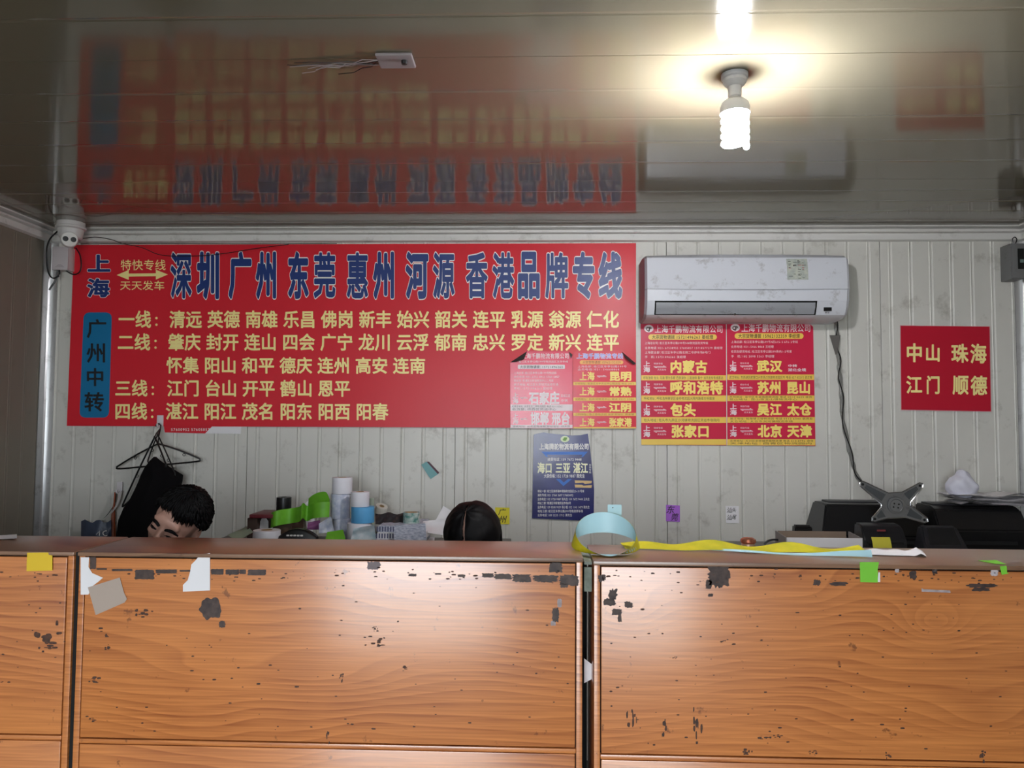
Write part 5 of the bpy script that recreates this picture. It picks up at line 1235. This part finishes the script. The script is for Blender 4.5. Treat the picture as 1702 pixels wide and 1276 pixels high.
for i in range(4):
    a = i*math.pi/2+.6; b = MB(); b.lathe(cpt + Vector((.013*math.cos(a), -.0034, .010*math.sin(a))), [(.0035, 0), (.0032, .0012), (.001, .0014)], 12, (0, -1, 0)); b.build('hub_bolt', M_BLACK, t)
for e in ends:
    q = e + (c2-e).normalized()*2.5; b = MB(); b.lathe(P(q.x, q.y, yX(q.y)-.0012), [(.005, 0), (.005, .0012), (.003, .0013)], 14, (0, -1, 0)); b.build('end_hole', M_BLACKM, t)
# white papers and crumpled bag on the long printer
zP = zB + .0005
for k, (lab, cs) in enumerate([('lowest white paper on the long printer', [(1590, 833), (1702, 830), (1702, 842), (1612, 842)]), ('middle white paper spread on the long printer', [(1582, 829), (1702, 826), (1702, 838), (1604, 838)]), ('top curled white paper on the long printer', [(1578, 826), (1700, 822), (1702, 832), (1592, 833)])]):
    y0, z0 = 3.24, P(1650, 836-4*k, 3.27).z
    a = P(cs[0][0], 830, 3.3).x; c = min(P(1702, 830, 3.3).x+.05, XR-.06); n = 10; g = []
    for j in range(5):
        g.append([(a+.02*k*0+(c-a)*i/n + .004*j, 3.27+.005*k+.04*j, zP + .009 + .017*k + .004*math.sin(i*1.3+k*2)+(.006*math.sin(i*.7+k) if j == 0 else 0)) for i in range(n+1)])
    b = MB(); b.sheet(g, -.004); tag(b.build('paper_sheet', M_PAPER, None, True, 60), lab, 'paper', 'papers on the long printer')
bm = bmesh.new(); bmesh.ops.create_icosphere(bm, subdivisions=4, radius=1); c = P(1600, 806, 3.35); rx = .066; rz = .052
for v in bm.verts:
    d = v.co.copy(); k = 1 + .16*noise.noise(d*1.7) + .07*abs(noise.noise(d*5)) ; top = max(0, d.z)
    v.co = c + Vector((d.x*rx*k*(1-.42*top), d.y*.05*k, d.z*rz*k + (.012 if d.z > .8 else 0) - .012*d.x*top))
b = MB(); b.bm(bm); tag(b.build('crumpled_bag', mat('white_plastic_bag', (214, 214, 226), .4, bump=.4, bscale=25), None, True, 180), 'crumpled white bag heaped on the papers at right', 'bag')
cable('black cable between the tray and the copper knob', [(1270, 905), (1276, 899), (1286, 896.5), (1296, 898), (1304, 905)], 3.15, .004)

# ------------------------------------------------------------------ things on the counter tops
CT3 = 1.182
kb = PZ(1230, 902, CT3); kb.y = min(kb.y, CBACK-.025); kx = kb.x
t = thing('copper_knob', 'small copper-coloured knob standing on the right counter', 'knob', (kx, kb.y, CT3))
M_COP = mat('copper', (196, 120, 92), .25, .8)
b = MB(); b.lathe((kx, kb.y, CT3), [(.016, .0005), (.018, .003), (.017, .010), (.0165, .011)], 24); b.build('base', mat('pale_copper', (214, 184, 160), .3, .6), t, True, 30)
b = MB(); b.lathe((kx, kb.y, CT3), [(.0165, .0112), (.0205, .016), (.019, .022), (.012, .026), (.001, .027)], 24); b.build('cap', M_COP, t, True, 30)
# label strip: loop plus wavy tail, yellow outside, pale blue inside
M_LBL = mat('label_yellow_print', (222, 208, 40), .5, rgb2=(204, 196, 30), vscale=30); M_LBB = mat('label_backing_blue', (172, 212, 222), .45)
t = thing('label_strip', 'long yellow and pale blue label strip looped on the counter', 'labels', (P(1200, 915, 1.9).x, 1.93, CT3))
Lc = P(1006, 895, 1.95); rl = (P(1063, 890, 1.95).x-P(950, 890, 1.95).x)/2; n = 56; g0, g1 = [], []
for i in range(n+1):
    a = 2*math.pi*i/n + math.pi*1.5           # start at front, run round the back
    ca, sa = math.cos(a), math.sin(a); back = (sa+1)/2
    base = Vector((Lc.x+rl*ca, 1.945+rl*.80*sa, CT3+.0015+.034*back**1.6))
    up = Vector((-.01*ca, -.036*(1-back)**2.2 + .004*back, .0012 + .051*back**.7))
    g0.append(base); g1.append(base+up)
b = MB(); b.sheet([g0, g1], -.0007, 0, 1); b.build('loop', [M_LBL, M_LBB], t, True, 180)
b = MB(); cs = [P(1010, 838.5, 2.0215), P(1033, 838.5, 2.0215), P(1033, 866, 2.0215), P(1010, 866, 2.0215)]; b.prism(cs[::-1], (0, .0008, 0)); b.build('raised_end', M_LBB, t)
b = MB(); ell_px(b, 1018.5, 843.5, 1, 1, 2.0205, n=8); b.build('punch_hole', M_BLACKP, t)
g0, g1 = [], []; n = 70
for i in range(n+1):
    u = i/n; px = 1040 + 406*u; w_ = .004*(1+math.sin(u*19+.6))*min(1, u*5)
    f = PZ(px, 913+11.5*u, CT3); r_ = PZ(px-6, 905+1.5*u, CT3)
    g0.append(Vector((f.x, f.y, CT3+.0016+w_*.5))); g1.append(Vector((f.x-.008, f.y+.055-.01*u, CT3+.0085+w_*1.8)))
b = MB(); b.sheet([g0, g1], -.0007, 0, 1); b.build('tail', [M_LBL, M_LBB], t, True, 180)
g0, g1 = [], []; n = 40
for i in range(n+1):
    u = i/n; px = 1180 + 270*u; f = PZ(px, 915.5+12.5*u**.7, CT3)
    w_ = .004*(1+math.sin(u*9)); g0.append(Vector((f.x, f.y, CT3+.0012+w_*.3))); g1.append(Vector((f.x, f.y+.006, CT3+.003+w_*.6+.013*u**3)))
b = MB(); b.sheet([g0, g1], .0007, 0, 1); b.build('folded_back', [M_LBB, M_LBB], t, True, 180)
b = MB(); n = 10; g = []
for j in range(3): g.append([PZ(1446+94*i/n+(-4*j), 923-4*j+2.5*i/n, CT3) + Vector((0, 0, .0015+.004*abs(math.sin(i*.9))*(j > 0)+(.006 if i == n-1 else 0))) for i in range(n+1)])
b.sheet(g, .0006); tag(b.build('paper_strip', M_PAPER, None, True, 60), 'white curled paper lying right of the label strip', 'paper')
b = MB(); g = [[PZ(-20+48*i/6, 897-3.2*j, 1.188) + Vector((0, 0, .0012+.003*(i/6)**2)) for i in range(7)] for j in range(3)]; b.sheet(g, .0006); tag(b.build('paper_strip', M_PAPER, None, True, 60), 'white paper lying on the leftmost counter top', 'paper')
# stickers and tapes on the fronts
def sticker(name, label, pts, m, cat='sticker', lift=.0012, th=.0005, grp=None):
    b = MB(); poly_px(b, pts, CY-.0008-lift, th); return tag(b.build(name, m), label, cat, grp)
M_YS = mat('yellow_sticker', (226, 190, 50), .45); M_GS = mat('green_tape', (126, 206, 62), .5)
sticker('sticker', 'yellow sticker on the leftmost counter front', [(45, 918.5), (80, 918), (81, 922), (87, 923), (87, 948), (44, 949)], M_YS, lift=.004)
sticker('torn_paper', 'narrow torn white paper at corner of middle counter', [(134, 926), (148, 926), (147, 942), (153, 952), (171, 960), (164, 966), (152, 975), (147, 988), (134, 988)], M_PAPER, 'paper', lift=.0005)
sticker('tape_square', 'crinkled grey tape square on the middle counter', [(146, 976), (199, 959.5), (206, 985), (211, 995), (207, 1001), (159, 1022)], mat('crinkled_grey_tape', (176, 160, 148), .35, bump=.9, bscale=40), 'tape', lift=.0014)
sticker('torn_paper', 'torn white paper with ragged left edge on middle counter', [(333, 921), (349, 919), (349, 981), (304, 983), (304, 972), (312, 964), (316, 950), (318, 938), (326, 930)], M_PAPER, 'paper')
sticker('sticker', 'bright green sticker on the right counter front', [(1429, 934), (1461, 934), (1459, 945), (1459, 968), (1430, 967)], M_GS, lift=.0045)
sticker('torn_paper', 'white scrap beside the green sticker', [(1460, 951), (1463, 951), (1463, 967), (1458.5, 967)], M_PAPER, 'paper', lift=.003)
t = thing('green_tape', 'green tape hanging over the right counter edge', 'tape', P(1668, 955, CY))
b = MB(); g = [PZ(1626, 931.5, CT3+.0008), PZ(1656, 937, CT3+.0008), PZ(1672, 937.5, CT3+.0008), PZ(1655, 931, CT3+.0008)]; b.prism(g, (0, 0, .0006)); b.build('top_strip', M_GS, t)
b = MB(); poly_px(b, [(1662, 941), (1673, 940), (1674, 951), (1677, 953), (1665, 955)], CY-.0052, .0005); b.build('front_strip', M_GS, t)
sticker('tape_square', 'pale narrow tape remnant on the right counter', [(1532, 977), (1535, 979), (1579, 981), (1580, 985), (1532, 983)], M_CHALK, 'tape')
# board and paper in the gap between the counters
b = MB(); x0, x1 = XB+.0025, XC-.0025; z0 = P(977, 980, CY+.03).z
b.box((x0, CY+.01, z0), (x1, CY+.016, 1.165), .001); tag(b.build('gap_board', mat('grey_green_board', (116, 124, 112), .6, rgb2=(86, 92, 80), vscale=40)), 'grey-green strip of board in the gap between counters', 'board')
b = MB(); b.box((x0, CY+.005, 1.172), (x1, CBACK-.03, 1.178)); tag(b.build('gap_cover', mat('grey_green_cover', (128, 134, 122), .6, rgb2=(98, 104, 92), vscale=40)), 'grey-green cover strip on top of the gap between counters', 'board')
b = MB(); b.box((XA-.004, CY+.005, .05), (XA+.004, CY+.012, 1.186)); tag(b.build('joint_shade_strip', M_BLACKM), 'added black strip for the shade in the joint of left and middle counters', 'strip')  # black strip added in the open joint to stand for its shade
b = MB(); b.box((x0-.002, CBACK-.02, .05), (x1+.002, CBACK-.012, 1.15)); tag(b.build('gap_shade_board', M_BLACKM), 'added black board for the shade deep in the gap between counters', 'board')  # black board added so the open gap looks dark inside
b = MB(); b.prism([P(971, 1135, CY+.08), P(984, 1128, CY+.08), P(984, 1104, CY+.08), P(971, 1094, CY+.08)], (0, .001, 0)); tag(b.build('gap_paper', M_PAPER), 'white paper wedged deep in the gap between counters', 'paper')

for o in bpy.data.objects:
    if o.name.split('.')[0] in ('small_print', 'bar_print', 'origin_lettering', 'slogan_lettering', 'phone_lettering', 'company_lettering', 'printed_grid', 'sticker_print', 'sticker_red_print', 'cover_mark'): o['kind'] = 'stuff'
bpy.data.objects.remove(_fo)
